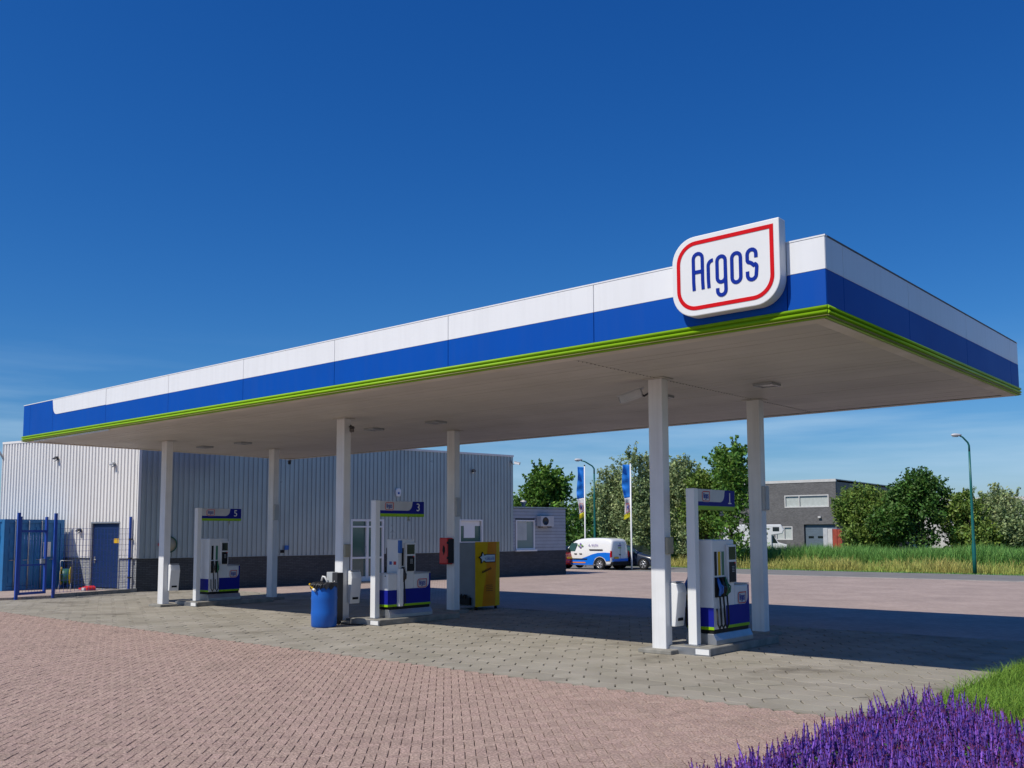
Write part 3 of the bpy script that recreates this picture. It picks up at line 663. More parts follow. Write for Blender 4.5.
# ---- blue drum, water post, yellow machine
dr = thing('plastic_drum', 'blue plastic drum with a black bag hanging over its rim', 'drum', (-8.52, -0.80, 0))
MB().lathe([(0.0, 0), (0.26, 0.0), (0.285, 0.03), (0.29, 0.25), (0.297, 0.30), (0.29, 0.35), (0.29, 0.60), (0.297, 0.65), (0.29, 0.70), (0.285, 0.90), (0.27, 0.96), (0.255, 0.96), (0.25, 0.80), (0.25, 0.3), (0, 0.3)], 32).build('shell', 'drum_blue', dr)
bg_ = MB(); n = 36; vs = []
for k in range(n):
    a = 2*PI*k/n
    for q, (r, z) in enumerate(((0.20, 0.84), (0.262, 0.965), (0.285, 0.985), (0.300, 0.96), (0.303, 0.88))):
        rr_ = r*(1+random.uniform(-0.02, 0.05)); zz = z+(random.uniform(-0.05, 0.05) if q == 4 else random.uniform(-0.01, 0.02)); vs.append((rr_*math.cos(a), rr_*math.sin(a), zz))
fs = [(k*5+q, ((k+1) % n)*5+q, ((k+1) % n)*5+q+1, k*5+q+1) for k in range(n) for q in range(4)]
bg_.add(vs, fs, False); bg_.build('bag', 'skin_bag', dr)
bag2 = MB()
for k in range(22):
    a = random.uniform(2.4, 5.4); bag2.tube([(0.305*math.cos(a), 0.305*math.sin(a), 0.80+random.uniform(0, .06)), (0.32*math.cos(a+0.1), 0.32*math.sin(a+0.1), 0.90), (0.26*math.cos(a+0.25), 0.26*math.sin(a+0.25), 0.945), (0.2*math.cos(a+0.3), 0.2*math.sin(a+0.3), 0.88)], [0.012, 0.022, 0.02, 0.01], 6)
bag2.build('bag_folds', 'skin_bag', dr, loc=(0, 0, 0.045))
wp = thing('water_post', 'slim black and grey service post with a hooked white nozzle beside the drum', 'service post', (-8.93, -0.17, 0))
MB().box(0.0, 0.19, -0.09, 0.09, 0, 1.19).build('front_casing', 'dark_metal', wp, 0.008)
MB().box(-0.22, -0.002, -0.08, 0.08, 0, 1.2).build('rear_casing', 'box_grey', wp, 0.008)
MB().lathe([(0.022, 0), (0.022, 0.01), (0, 0.012)], 12, (0.09, -0.09, 0.98), 'y').build('lock', 'steel', wp)
MB().tube([(-0.12, -0.07, 0.86), (-0.13, -0.14, 1.0), (-0.17, -0.17, 1.09), (-0.23, -0.18, 1.1), (-0.28, -0.18, 1.0)], 0.022, 8).build('nozzle', 'white_paint', wp)
MB().tube([(0.12, -0.1, 0.45), (0.2, -0.16, 0.2), (0.32, -0.05, 0.03), (0.55, 0.0, 0.02), (0.8, 0.12, 0.02), (1.0, 0.1, 0.02)], 0.014, 8).build('hose', 'rubber', wp)
cl = thing('squeegee', 'yellow handled squeegee lying over the rim of the blue drum', 'squeegee', (-8.52, -0.80, 0.06))
MB().tube([(-0.20, -0.262, 0.905), (0.02, -0.325, 0.80)], 0.022, 8).build('handle', 'machine_yellow', cl); MB().tube([(0.02, -0.325, 0.80), (0.09, -0.335, 0.775)], 0.028, 8).build('head', 'white_paint', cl)
vm = thing('vacuum_machine', 'yellow fronted self service machine with grey sides behind red cabinet column', 'machine', (-9.36, 5.2, 0))
MB().box(-0.5, 0.36, -0.48, 0.48, 0.1, 1.84).build('casing', 'machine_grey', vm, 0.02)
def curve_face(y0, y1, z0, z1, off): # shallow curved front
    pl = []
    for i in range(13):
        y = y0+(y1-y0)*i/12; pl.append((0.36+0.08*(1-(y/0.52)**2)+off, y))
    return pl
fp = curve_face(-0.5, 0.5, 0, 0, 0.0); MB().prism([(0.362, 0.5), (0.362, -0.5)]+fp, 0.09, 1.86, 'z').build('front_door', 'machine_yellow', vm)
def strip(ya, yb, z0, z1, zz0, zz1, m, nm):
    b = MB(); n_ = 8; v = []
    for i in range(n_+1):
        t_ = i/n_
        ylo = ya+(yb-ya)*t_; yhi = z0+(z1-z0)*t_
        v += [(0.364+0.08*(1-(ylo/0.52)**2), ylo, zz0), (0.364+0.08*(1-(yhi/0.52)**2), yhi, zz1)]
    b.add(v, [(2*i, 2*i+2, 2*i+3, 2*i+1) for i in range(n_)]); b.build(nm, m, vm)
strip(-0.28, 0.25, -0.06, 0.32, 0.10, 1.85, 'machine_orange', 'orange_band')
st = []
for i in range(10):
    a = math.radians(90+36*i+10); r = 0.17 if i % 2 == 0 else 0.09; st.append((-0.26+r*math.cos(a), 1.42+r*math.sin(a)))
MB().prism(st, 0.41, 0.449, 'x').build('star_backing', 'black_plastic', vm)  # black star of the logo print, behind the pale one
MB().prism([(-0.26+(p[0]+0.26)*0.78, 1.42+(p[1]-1.42)*0.78) for p in st], 0.4492, 0.452, 'x').build('star', 'logo_pale', vm)
MB().box(0.40, 0.4475, -0.19, 0.23, 1.29, 1.52).build('logo_backing', 'black_plastic', vm); MB().box(0.4477, 0.4515, -0.17, 0.21, 1.315, 1.50).build('logo_plate', 'logo_pale', vm)  # black plate of the logo print under the pale plate
lt = MB()
for i in range(6): lt.ribbon([(-0.13+i*0.055, 1.35), (-0.115+i*0.055, 1.45), (-0.095+i*0.055, 1.36)], 0.012, 0.4517, 0.453, 'x')
lt.build('print', 'sign_navy', vm)
tx = MB()
for i in range(7): tx.ribbon([(-0.3+i*0.055, 1.0+i*0.016), (-0.285+i*0.055, 1.06+i*0.016), (-0.26+i*0.055, 1.01+i*0.016)], 0.016, 0.440, 0.447, 'x')
tx.build('print', 'black_plastic', vm)
for i in range(4): MB().box(0.44, 0.4475, -0.14, 0.12, 0.66-i*0.05, 0.672-i*0.05).build('print_line', 'black_plastic', vm)
for (sx_, sy_) in ((-0.4, -0.4), (0.3, -0.4), (-0.4, 0.4), (0.3, 0.4)): MB().lathe([(0.04, 0), (0.04, 0.1), (0, 0.1)], 10, (sx_, sy_, 0)).build('foot', 'black_plastic', vm)
for k in range(4): MB().box(-0.45+0.04, 0.2, -0.56+k*0.0, -0.482, 0.14, 0.34).build('hose_tray', 'black_plastic', vm, 0.01) if k == 0 else None
MB().tube([(-0.4+0.03*i, -0.55-0.03*math.sin(i*1.3), 0.37+0.04*math.cos(i*1.9)) for i in range(18)], 0.025, 8).build('hose', 'rubber', vm)

# ================================================================== WAREHOUSE
HB, HPL = 5.88, 1.21
wh = thing('warehouse', 'long grey corrugated metal warehouse on a dark brick base', 'building', P0)
LA, LB_ = 8.24, 18.05
def frameM(t, nrm): # local wall frame: x along t, y outwards (nrm), z up
    return Matrix(((t.x, nrm.x, 0, 0), (t.y, nrm.y, 0, 0), (0, 0, 1, 0), (0, 0, 0, 1)))
MBm = frameM(tB, nB); MAm = frameM(tA, nA)
def wallpart(Mw, mb, name, m, parent, bevel=0.0):
    """wall pieces keep their own axes: object x runs along the wall, y points out of it"""
    o = mb.build(name, m, parent, bevel); 
    if parent is wh or parent is None or parent.name.startswith('annex'): o.matrix_local = Mw
    return o
def corr(s0, s1, z0, z1, pitch=0.20, dep=0.04, flip=False):
    pts = []; s_ = s0
    prof = [(0, 0), (0.30, 0), (0.40, 1), (0.90, 1), (1.0, 0)]
    k0 = int(math.floor(s0/pitch)); k1 = int(math.ceil(s1/pitch))
    raw = []
    for k in range(k0, k1):
        for a, d in prof[:-1]: raw.append(((k+a)*pitch, d*dep))
    raw.append((k1*pitch, 0.0))
    def yat(x):
        for (xa, ya_), (xb, yb_) in zip(raw[:-1], raw[1:]):
            if xa <= x <= xb: return ya_+(yb_-ya_)*(x-xa)/max(1e-6, xb-xa)
        return 0.0
    raw = [(s0, yat(s0))]+[p for p in raw if s0 < p[0] < s1]+[(s1, yat(s1))]
    mb = MB(); v = []; f = []
    for x, y in raw: v += [(x, y, z0), (x, y, z1)]
    for i in range(len(raw)-1): f.append((2*i+1, 2*i+3, 2*i+2, 2*i) if not flip else (2*i, 2*i+2, 2*i+3, 2*i+1))
    return mb.add(v, f)
# inner body
tlist = [Vector((0, 0, 0)), tB*LB_, tB*LB_-nB*9.5, tA*LA+tB*12]
IN = 0.16
cor = [(-(nB+nA)*IN*0.9), tB*LB_-nB*IN, tB*LB_-nB*10, tA*LA+tB*14-nA*0, tA*LA-nA*IN]
MB().prism([(p.x, p.y) for p in cor], 0, HB-0.12, 'z').build('core_wall', 'building_dark', wh)
MB().prism([((p*1.0).x, (p*1.0).y) for p in [nB*0.06+nA*0.06, tB*LB_+nB*0.06, tB*LB_-nB*10, tA*LA+tB*14, tA*LA+nA*0.06]], HB-0.06, HB+0.03, 'z').build('roof_edge', 'cladding_sunlit', wh)
# openings on the side wall: (s0, s1, z0, z1)
DO = (8.95, 10.62, 0.06, 2.72); WI = (14.75, 16.12, 1.22, 2.74)
z_c0, z_c1 = HPL+0.02, HB-0.061
segs = [(0.02, DO[0], z_c0, z_c1), (DO[0], DO[1], DO[3], z_c1), (DO[1], WI[0], z_c0, z_c1), (WI[0], WI[1], WI[3], z_c1), (WI[1], LB_, z_c0, z_c1)]
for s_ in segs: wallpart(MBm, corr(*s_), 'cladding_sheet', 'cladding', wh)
for (a, b, z0, z1) in ((0.0, DO[0], 0, HPL), (DO[1], LB_, 0, HPL)):
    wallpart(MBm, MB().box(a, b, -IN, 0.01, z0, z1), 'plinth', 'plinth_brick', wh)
for (a, b) in ((0.0, DO[0]), (DO[1], LB_)): wallpart(MBm, MB().box(a, b, 0.0, 0.05, HPL+0.001, HPL+0.02), 'drip_flashing', 'galvanised', wh)
# front wall
DA = (0.93, 2.56, 0.10, 2.52)
for s_ in [(0.02, DA[0], z_c0, z_c1), (DA[0], DA[1], DA[3]+0.06, z_c1), (DA[1], LA, z_c0, z_c1)]: wallpart(MAm, corr(*s_, pitch=0.185, dep=0.045, flip=True), 'cladding_sheet', 'cladding_sunlit', wh)
for (a, b) in ((0.02, DA[0]), (DA[1], LA)):
    wallpart(MAm, MB().box(a, b, -IN, 0.008, 0, HPL), 'plinth', 'plinth_brick_sunlit', wh); wallpart(MAm, MB().box(a, b, 0.0, 0.06, HPL+0.001, HPL+0.02), 'drip_flashing', 'galvanised', wh)
MB().box(-0.02, 0.055, -0.055, 0.055, z_c0, z_c1).build('corner_trim', 'cladding_sunlit', wh)
# steel door on the front wall
dd = wallpart(MAm, MB().box(DA[0]+0.06, DA[1]-0.06, -0.1, -0.05, DA[2]+0.02, DA[3]-0.02), 'door', 'door_blue', wh, 0.004)
MB().box(DA[0], DA[0]+0.058, -0.15, 0.03, DA[2], DA[3]).box(DA[1]-0.058, DA[1], -0.15, 0.03, DA[2], DA[3]).box(DA[0], DA[1], -0.15, 0.05, DA[3]+0.001, DA[3]+0.058).build('frame', 'galvanised', dd)
MB().tube([(DA[1]-0.16, -0.05, 1.15), (DA[1]-0.16, 0.0, 1.15), (DA[1]-0.3, 0.0, 1.15)], 0.018, 8).box(DA[1]-0.2, DA[1]-0.13, -0.049, -0.035, 1.02, 1.27).build('handle', 'steel', dd)
MB().box(DA[0]+0.12, DA[0]+0.42, -0.0495, -0.04, 1.78, 1.95).build('warning_plate', 'plate_yellow', dd)
MB().box(DA[0]-0.1, DA[1]+0.1, 0.01, 0.5, 0.0, 0.09).build('step', 'concrete', dd)
# glazed double door on the side wall
gd_ = MB(); a, b, z0, z1 = DO
fr = MB(); t_ = 0.09
for (p, q, r_, s_) in ((a, a+t_, z0, z1), (b-t_, b, z0, z1), ((a+b)/2-0.06, (a+b)/2+0.06, z0, z1-t_)): fr.box(p, q, -0.11, 0.03, r_, s_)
fr.box(a+t_, b-t_, -0.109, 0.028, z1-t_, z1-0.001).box(a+t_, b-t_, -0.108, 0.026, z1-0.36, z1-0.29).box(a+t_, b-t_, -0.107, 0.022, 1.02, 1.10).box(a+t_, b-t_, -0.107, 0.022, z0, z0+0.2)
gdr = wallpart(MBm, fr, 'glazed_door', 'white_paint', wh)
for (p, q) in ((a+t_, (a+b)/2-0.06), ((a+b)/2+0.06, b-t_)):
    for (r_, s_) in ((z0+0.2, 1.02), (1.10, z1-0.36), (z1-0.29, z1-t_)): MB().box(p, q, -0.09, -0.075, r_, s_).build('pane', 'glass_green', gdr)
MB().tube([((a+b)/2-0.10, 0.03, 1.25), ((a+b)/2-0.10, 0.075, 1.25), ((a+b)/2-0.10, 0.075, 1.55), ((a+b)/2-0.10, 0.03, 1.55)], 0.012, 6).build('handle', 'steel', gdr)
MB().box(a-0.1, b+0.1, 0.012, 0.6, 0, 0.05).build('step', 'concrete', gdr)
a, b, z0, z1 = WI; fr = MB()
fr.box(a, a+0.06, -0.11, 0.045, z0, z1).box(b-0.06, b, -0.11, 0.045, z0, z1).box(a+0.06, b-0.06, -0.11, 0.044, z1-0.06, z1).box(a+0.06, b-0.06, -0.11, 0.044, z0, z0+0.06).box(a+0.06, b-0.06, -0.109, 0.04, z0+0.42, z0+0.48)
wn_ = wallpart(MBm, fr, 'window', 'white_paint', wh)
MB().box(a+0.06, b-0.06, -0.09, -0.08, z0+0.06, z0+0.42).build('pane', 'glass_green', wn_); MB().box(a+0.06, b-0.06, -0.09, -0.08, z0+0.48, z1-0.06).build('pane', 'glass_green', wn_)
MB().box(a+0.32, b-0.40, -0.078, -0.06, z0+0.66, z1-0.3).box(a+0.10, b-0.10, -0.078, -0.061, z1-0.3, z1-0.07).build('blind_reflection', 'white_paint', wn_)  # white T shape stands in for a reflection in the pane
MB().box(a-0.04, b+0.04, -0.1, 0.12, z0-0.04, z0-0.002).build('sill', 'white_paint', wn_)

def wall_at(s, out_, z, side='B'):
    t, nr = (tB, nB) if side == 'B' else (tA, nA)
    p = P0+t*s+nr*out_; return (p.x, p.y, z)
angB = math.atan2(nB.y, nB.x); angA = math.atan2(nA.y, nA.x)
def wall_light(lab, s, z, side, m='dark_metal', shade=True):
    ang = angB if side == 'B' else angA
    o = thing('wall_light', lab, 'light', wall_at(s, 0.045, z, side), ang)
    o.scale = (0.6, 0.6, 0.6)
    MB().box(0, 0.06, -0.08, 0.08, -0.1, 0.1).build('back_plate', m, o)
    MB().prism([(0.05, 0.08), (0.30, -0.06), (0.34, 0.0), (0.12, 0.16)], -0.12, 0.12, 'y').build('housing', m, o, 0.01)
    MB().box(0.1, 0.28, -0.1, 0.1, -0.05, -0.03, Matrix.Rotation(math.radians(29), 4, 'Y')).build('lens', 'lens', o)
wall_light('black floodlight high on the sunlit front wall, away from corner', 4.67, 5.08, 'A')
wall_light('pale floodlight on the sunlit front wall beside the building corner', 1.32, 4.72, 'A', 'galvanised')
wall_light('small black lamp on sunlit wall left of the blue door', 3.13, 2.25, 'A')
wall_light('black floodlight high on shaded wall above the wall window', 15.5, 5.03, 'B')
wl = thing('alarm_box', 'small white alarm box on shaded wall above the glazed door', 'alarm', wall_at(11.3, 0.045, 3.9), angB)
MB().prism([(-0.14, 0.1), (-0.1, -0.16), (0.1, -0.16), (0.14, 0.1), (0.08, 0.2), (-0.08, 0.2)], 0.0, 0.09, 'x').build('cover', 'white_paint', wl, 0.015); MB().lathe([(0.05, 0), (0.045, 0.03), (0, 0.04)], 12, (0.09, 0, -0.02), 'x').build('lamp', 'nozzle_blue', wl)
hr = thing('hose_reel', 'round wall hose reel with green rim on the shaded wall', 'hose reel', wall_at(1.12, 0.045, 1.72), angB)
MB().lathe([(0.04, 0), (0.04, 0.06), (0.26, 0.065), (0.28, 0.08), (0.28, 0.1), (0.05, 0.1), (0, 0.1)], 28, axis='x').build('disc', 'box_tan', hr); MB().tube([(0.1, 0.29*math.cos(t*PI/12), 0.29*math.sin(t*PI/12)) for t in range(25)], 0.022, 6).build('hose', 'hose_green', hr); MB().box(0.02, 0.12, -0.38, -0.28, -0.05, 0.05).build('valve', 'cabinet_red', hr)
bl_ = thing('socket_box', 'tiny blue and black socket box low on the shaded wall', 'socket', wall_at(5.92, 0.045, 1.45), angB)
MB().box(0, 0.08, -0.06, 0.1, 0, 0.18).build('blue_cap', 'nozzle_blue', bl_, 0.01); MB().box(0, 0.06, -0.24, -0.08, -0.12, 0.0).build('black_base', 'black_plastic', bl_, 0.01)
cctv('security_camera', 'white security camera on the far end of the corrugated wall', wall_at(LB_-0.1, 0.15, 5.66), angB+0.6, -0.2, 0.28, 'white_paint', 0.06)
sp = thing('bracket_lamp', 'grey bent bracket lamp at the far corner of the sunlit wall', 'lamp', wall_at(LA-0.1, 0.05, 5.2, 'A'), angA)
MB().tube([(0, 0, 0), (0.12, -0.1, 0.3), (0.2, -0.4, 0.42), (0.2, -0.9, 0.4)], 0.04, 8).build('arm', 'galvanised', sp); MB().box(0.12, 0.28, -1.3, -0.9, 0.34, 0.44).build('head', 'galvanised', sp, 0.02)

# ---- annex
an = thing('annex_building', 'low flat roofed office annex with horizontal grey boards at warehouse end', 'building', P0)
an.name = 'annex_building'
AS0, AS1, HA = LB_+0.02, 21.6, 3.37
AW = (18.25, 19.48, 1.28, 2.74)
MB().prism([(p.x, p.y) for p in [tB*AS0-nB*0.25, tB*AS1-nB*0.25, tB*AS1-nB*7, tB*AS0-nB*7]], 0, HA-0.05, 'z').build('core_wall', 'building_dark', an)
MB().prism([(p.x, p.y) for p in [tB*AS0+nB*0.0, tB*(AS1+0.03)+nB*0.0, tB*(AS1+0.03)-nB*7.1, tB*AS0-nB*7.1]], HA-0.049, HA+0.02, 'z').build('roof_edge', 'galvanised', an)
wallpart(MBm, MB().box(AS0, AS1, -0.25, -0.05, 0, 1.2), 'plinth', 'plinth_brick', an)
wallpart(MBm, MB().box(AS1-0.2, AS1+0.001, -7, -0.251, 0, 1.2), 'plinth', 'plinth_brick', an)
zz = 1.22; nb = 13; ph = (HA-0.06-zz)/nb
for i in range(nb):
    z0 = zz+i*ph
    rngs = [(AS0, AS1)]
    if z0 < AW[3] and z0+ph > AW[2]: rngs = [(AS0, AW[0]-0.02), (AW[1]+0.02, AS1)]
    for (p, q) in rngs:
        pm = MB().prism([(-0.1, z0), (-0.045, z0), (-0.065, z0+ph-0.012), (-0.1, z0+ph-0.012)], p, q, 'x'); wallpart(MBm, pm, 'board', 'annex_plank', an)
wallpart(MBm, MB().box(AS0, AS1, -0.25, -0.101, 1.201, HA-0.05), 'backing', 'building_dark', an)
a, b, z0, z1 = AW; fr = MB()
fr.box(a, a+0.07, -0.1, -0.02, z0, z1).box(b-0.07, b, -0.1, -0.02, z0, z1).box(a+0.07, b-0.07, -0.1, -0.021, z1-0.07, z1).box(a+0.07, b-0.07, -0.1, -0.021, z0, z0+0.07)
aw = wallpart(MBm, fr, 'window', 'white_paint', an); MB().box(a+0.07, b-0.07, -0.095, -0.08, z0+0.07, z1-0.07).build('pane', 'glass_reflection', aw); MB().box(a-0.06, b+0.06, -0.1, 0.08, z0-0.08, z0-0.002).build('sill', 'white_paint', aw)
MB().box(a+0.09, b-0.5, -0.079, -0.07, z1-1.0, z1-0.09).build('blind_reflection', 'blind_reflection', aw)
ac = thing('air_conditioner', 'grey air conditioning unit with round fan on annex wall', 'air conditioner', wall_at(20.05, -0.045, 2.42), angB)
MB().box(0.002, 0.33, -0.44, 0.44, 0, 0.52).build('casing', 'header_grey', ac, 0.012); MB().lathe([(0.2, 0), (0.2, 0.012), (0.17, 0.012), (0.17, 0.002), (0, 0.002)], 20, (0.33, -0.12, 0.26), 'x').build('fan_grille', 'dark_metal', ac)
for yy in (-0.3, 0.3): MB().box(0.0, 0.3, yy-0.02, yy+0.02, -0.05, -0.002).build('bracket', 'dark_metal', ac)
vp = thing('roof_vent', 'short pale vent pipe on the annex roof', 'vent', (*wall_at(20.0, -1.5, 0)[:2], HA+0.02))
MB().lathe([(0.1, 0), (0.1, 0.25), (0.16, 0.26), (0.16, 0.34), (0, 0.4)], 14).build('pipe', 'building_white', vp)

# ---- container, fence and gate, yard things
KZ = 0.08
ct_c = P0+tA*3.75+nA*0.30
ctn = thing('shipping_container', 'blue steel shipping container with locking bars beside the sunlit wall', 'container', (ct_c.x, ct_c.y, KZ), math.atan2(tA.y, tA.x))
# local: x away from the doors (along the wall), y: positive = tA rotated +90
def ctr_y(v): return v
Wc, Hc, Lc = 2.44, 2.59, 6.06
sgn = 1 if Vector((-tA.y, tA.x, 0)).dot(nA) > 0 else -1
ya, yb = (0, Wc) if sgn > 0 else (-Wc, 0)
MB().box(0.08, Lc, ya+0.05, yb-0.05, 0.1, Hc-0.05).build('core', 'container_blue', ctn)
for yy in (ya, yb-0.16): MB().box(0, 0.16, yy, yy+0.16, 0, Hc).build('corner_post', 'container_blue', ctn, 0.01)
MB().box(0.0, 0.15, ya+0.161, yb-0.161, Hc-0.14, Hc-0.001).build('header_beam', 'container_blue', ctn); MB().box(0.0, 0.15, ya+0.161, yb-0.161, 0.0, 0.15).build('sill_beam', 'container_blue', ctn)
for (y0, y1) in ((ya+0.17, ya+Wc/2-0.01), (ya+Wc/2+0.01, yb-0.17)):
    d_ = MB(); 
    d_.box(0.03, 0.079, y0, y1, 0.16, Hc-0.15)
    for k in range(5): d_.box(0.012, 0.0299, y0+0.06, y1-0.06, 0.28+k*0.45, 0.28+k*0.45+0.22)
    dr_ = d_.build('door', 'container_blue', ctn)
    for yy in (y0+0.25, y1-0.25):
        MB().tube([(-0.015, yy, 0.05), (-0.015, yy, Hc-0.05)], 0.022, 8).build('locking_bar', 'galvanised', dr_)
    for yy in (y0+0.25, y1-0.25): MB().tube([(-0.03, yy, 1.1), (-0.04, yy+0.22, 1.1)], 0.014, 6).build('handle', 'galvanised', dr_)
MB().box(0.0, 0.0118, ya+Wc/2+0.36, ya+Wc/2+0.66, 1.2, 1.75).build('white_notice', 'white_paint', ctn) if sgn < 0 else MB().box(0.0, 0.0118, ya+Wc/2-0.66, ya+Wc/2-0.36, 1.2, 1.75).build('white_notice', 'white_paint', ctn)
sidey = yb if sgn > 0 else ya
cg = MB(); k = 0
raw = []
for k in range(20):
    for a_, d_ in ((0, 0), (0.4, 0), (0.5, 1), (0.9, 1)): raw.append((0.17+(k+a_)*0.29, d_))
v = []; f = []
for x, d_ in raw: v += [(x, sidey-sgn*0.045+sgn*0.036*d_, 0.14), (x, sidey-sgn*0.045+sgn*0.036*d_, Hc-0.1)]
for i in range(len(raw)-1): f.append((2*i, 2*i+2, 2*i+3, 2*i+1))
cg.add(v, f); cg.build('side_sheet', 'container_blue', ctn)
MB().box(0.17, Lc, sidey-0.06 if sgn > 0 else sidey, sidey if sgn > 0 else sidey+0.06, 0, 0.139).box(0.17, Lc, sidey-0.06 if sgn > 0 else sidey, sidey if sgn > 0 else sidey+0.06, Hc-0.099, Hc).build('side_rail', 'container_blue', ctn)
MB().box(0.3, 1.3, min(sidey, sidey+sgn*0.006), max(sidey, sidey+sgn*0.006), 1.75, 2.05).build('logo_plate', 'rust_red', ctn); MB().box(0.3, 0.62, min(sidey+sgn*0.0065, sidey+sgn*0.010), max(sidey+sgn*0.0065, sidey+sgn*0.010), 1.8, 2.0).build('logo_flash', 'machine_yellow', ctn)
# yard slab raised behind the kerb
G1 = Vector((-23.58, -1.50, 0)); G2 = Vector((-23.66, -0.28, 0)); G3 = P0+tA*0.25+nA*0.12
yard = MB().prism([(G1.x-0.1, G1.y-0.2), (G2.x-0.02, G2.y), (P0.x-0.05, P0.y+0.1), ((P0+tA*9).x, (P0+tA*9).y), (-45, -3.4), (-24.2, -3.4)], -0.05, KZ, 'z').build('yard_pavement', 'brick_far'); yard['kind'] = 'structure'
kr = thing('yard_kerb', 'dark low kerb below the wire fence by the warehouse corner', 'kerb')
d_ = (P0-G2); 
for i in range(4):
    p = G2+d_*(i/4+0.002); q = G2+d_*((i+1)/4-0.002); dr2 = (q-p).normalized(); pr = Vector((dr2.y, -dr2.x, 0))
    MB().prism([(p.x+pr.x*0.06, p.y+pr.y*0.06), (q.x+pr.x*0.06, q.y+pr.y*0.06), (q.x-pr.x*0.01, q.y-pr.y*0.01), (p.x-pr.x*0.01, p.y-pr.y*0.01)], -0.02, 0.13, 'z').build('kerb_stone', 'concrete', kr, 0.01)
gt = thing('yard_gate', 'blue steel gate between two posts before the blue container', 'gate')
for g_ in (G1, G2): MB().box(g_.x-0.045, g_.x+0.045, g_.y-0.045, g_.y+0.045, -0.02, 2.82).build('post', 'gate_blue', gt, 0.006)
lf0 = G1+Vector((-0.14, 0.12, 0)); lf1 = lf0+Vector((-0.35, 0.98, 0))
ld = (lf1-lf0).normalized(); ang = math.atan2(ld.y, ld.x)
Mg = Matrix.Translation(lf0) @ Matrix.Rotation(ang, 4, 'Z'); lw = (lf1-lf0).length
leaf = MB().box(-0.05, 0.03, -0.03, 0.03, KZ+0.06, 2.7, Mg).box(lw-0.04, lw+0.03, -0.04, 0.04, KZ+0.06, 2.7, Mg).box(0.045, lw-0.041, -0.025, 0.025, 2.18, 2.26, Mg).box(0.045, lw-0.041, -0.03, 0.03, KZ+0.06, KZ+0.14, Mg).box(0.045, lw-0.041, -0.02, 0.02, 1.08, 1.13, Mg).build('leaf_frame', 'gate_blue', gt)
bars = MB()
for i in range(7): MB().tube([tuple(Mg @ Vector((0.05+(lw-0.09)*(i+1)/8, 0, KZ+0.14))), tuple(Mg @ Vector((0.05+(lw-0.09)*(i+1)/8, 0, 2.18)))], 0.004, 5).build('wire', 'gate_blue', leaf)
MB().box(lw-0.2, lw-0.041, -0.035, 0.035, 1.14, 1.3, Mg).build('lock_box', 'galvanised', leaf); MB().tube([tuple(Mg @ Vector((lw-0.12, -0.04, 1.2))), tuple(Mg @ Vector((lw-0.12, -0.1, 1.2))), tuple(Mg @ Vector((lw-0.26, -0.1, 1.2)))], 0.012, 6).build('handle', 'steel', leaf)
fn = thing('wire_fence', 'wire mesh fence panel on blue posts in front of the blue door', 'fence')
fa = G2+Vector((0.02, 0.08, 0)); fd = (G3-fa); fl = fd.length; fdn = fd.normalized()
MB().box(G3.x-0.035, G3.x+0.035, G3.y-0.035, G3.y+0.035, 0, 2.75).build('post', 'gate_blue', fn, 0.004)
nw = int(fl/0.15)
wire_me = MB().tube([(0, 0, 0.16), (0, 0, 2.32)], 0.006, 5)
wm = bpy.data.meshes.new('wire'); wm.from_pydata(wire_me.v, [], wire_me.f); wm.materials.append(MATS['gate_blue'])
for i in range(nw+1):
    p = fa+fdn*(fl*i/nw); link_mesh('wire', wm, fn, (p.x, p.y, 0))
for i in range(12):
    z = 0.18+i*0.194; MB().tube([(fa.x, fa.y, z), (G3.x, G3.y, z)], 0.005, 5).build('cross_wire', 'gate_blue', fn)
for z in (0.5, 1.2, 1.9): MB().box(G3.x-0.03, G3.x+0.09, G3.y-0.05, G3.y+0.05, z, z+0.05).build('clamp', 'dark_metal', fn)
rl = thing('cable_reel', 'yellow and green hose reel standing by the wall behind the fence', 'hose reel', (*wall_at(2.95, 0.75, 0, 'A')[:2], KZ), angA+0.8)
for yy in (-0.16, 0.16): MB().lathe([(0.03, -0.012), (0.33, -0.012), (0.34, 0), (0.33, 0.012), (0.03, 0.012)], 26, (0, yy, 0.48), 'y').build('flange', 'hose_yellow', rl)
MB().lathe([(0.24, -0.14), (0.27, -0.1), (0.27, 0.1), (0.24, 0.14)], 24, (0, 0, 0.48), 'y').build('hose', 'hose_green', rl)
MB().tube([(-0.32, -0.2, 0), (0, -0.2, 0.5), (0.32, -0.2, 0)], 0.018, 8).tube([(-0.32, 0.2, 0), (0, 0.2, 0.5), (0.32, 0.2, 0)], 0.018, 8).tube([(0, -0.2, 0.5), (0.0, -0.2, 1.05), (0, 0.2, 1.05), (0, 0.2, 0.5)], 0.016, 8).build('frame', 'galvanised', rl)
rg = thing('red_tool', 'red plastic tool lying on the ground before the blue door', 'tool', (*wall_at(1.5, 0.9, 0, 'A')[:2], KZ), angA+1.2)
MB().prism([(-0.55, 0.0), (0.45, 0.0), (0.5, 0.12), (0.25, 0.17), (-0.2, 0.10), (-0.6, 0.06)], -0.16, 0.16, 'y').build('body', 'cabinet_red', rg, 0.02); MB().box(0.1, 0.4, -0.25, -0.165, 0.0, 0.1).build('wheel_block', 'header_grey', rg, 0.01)

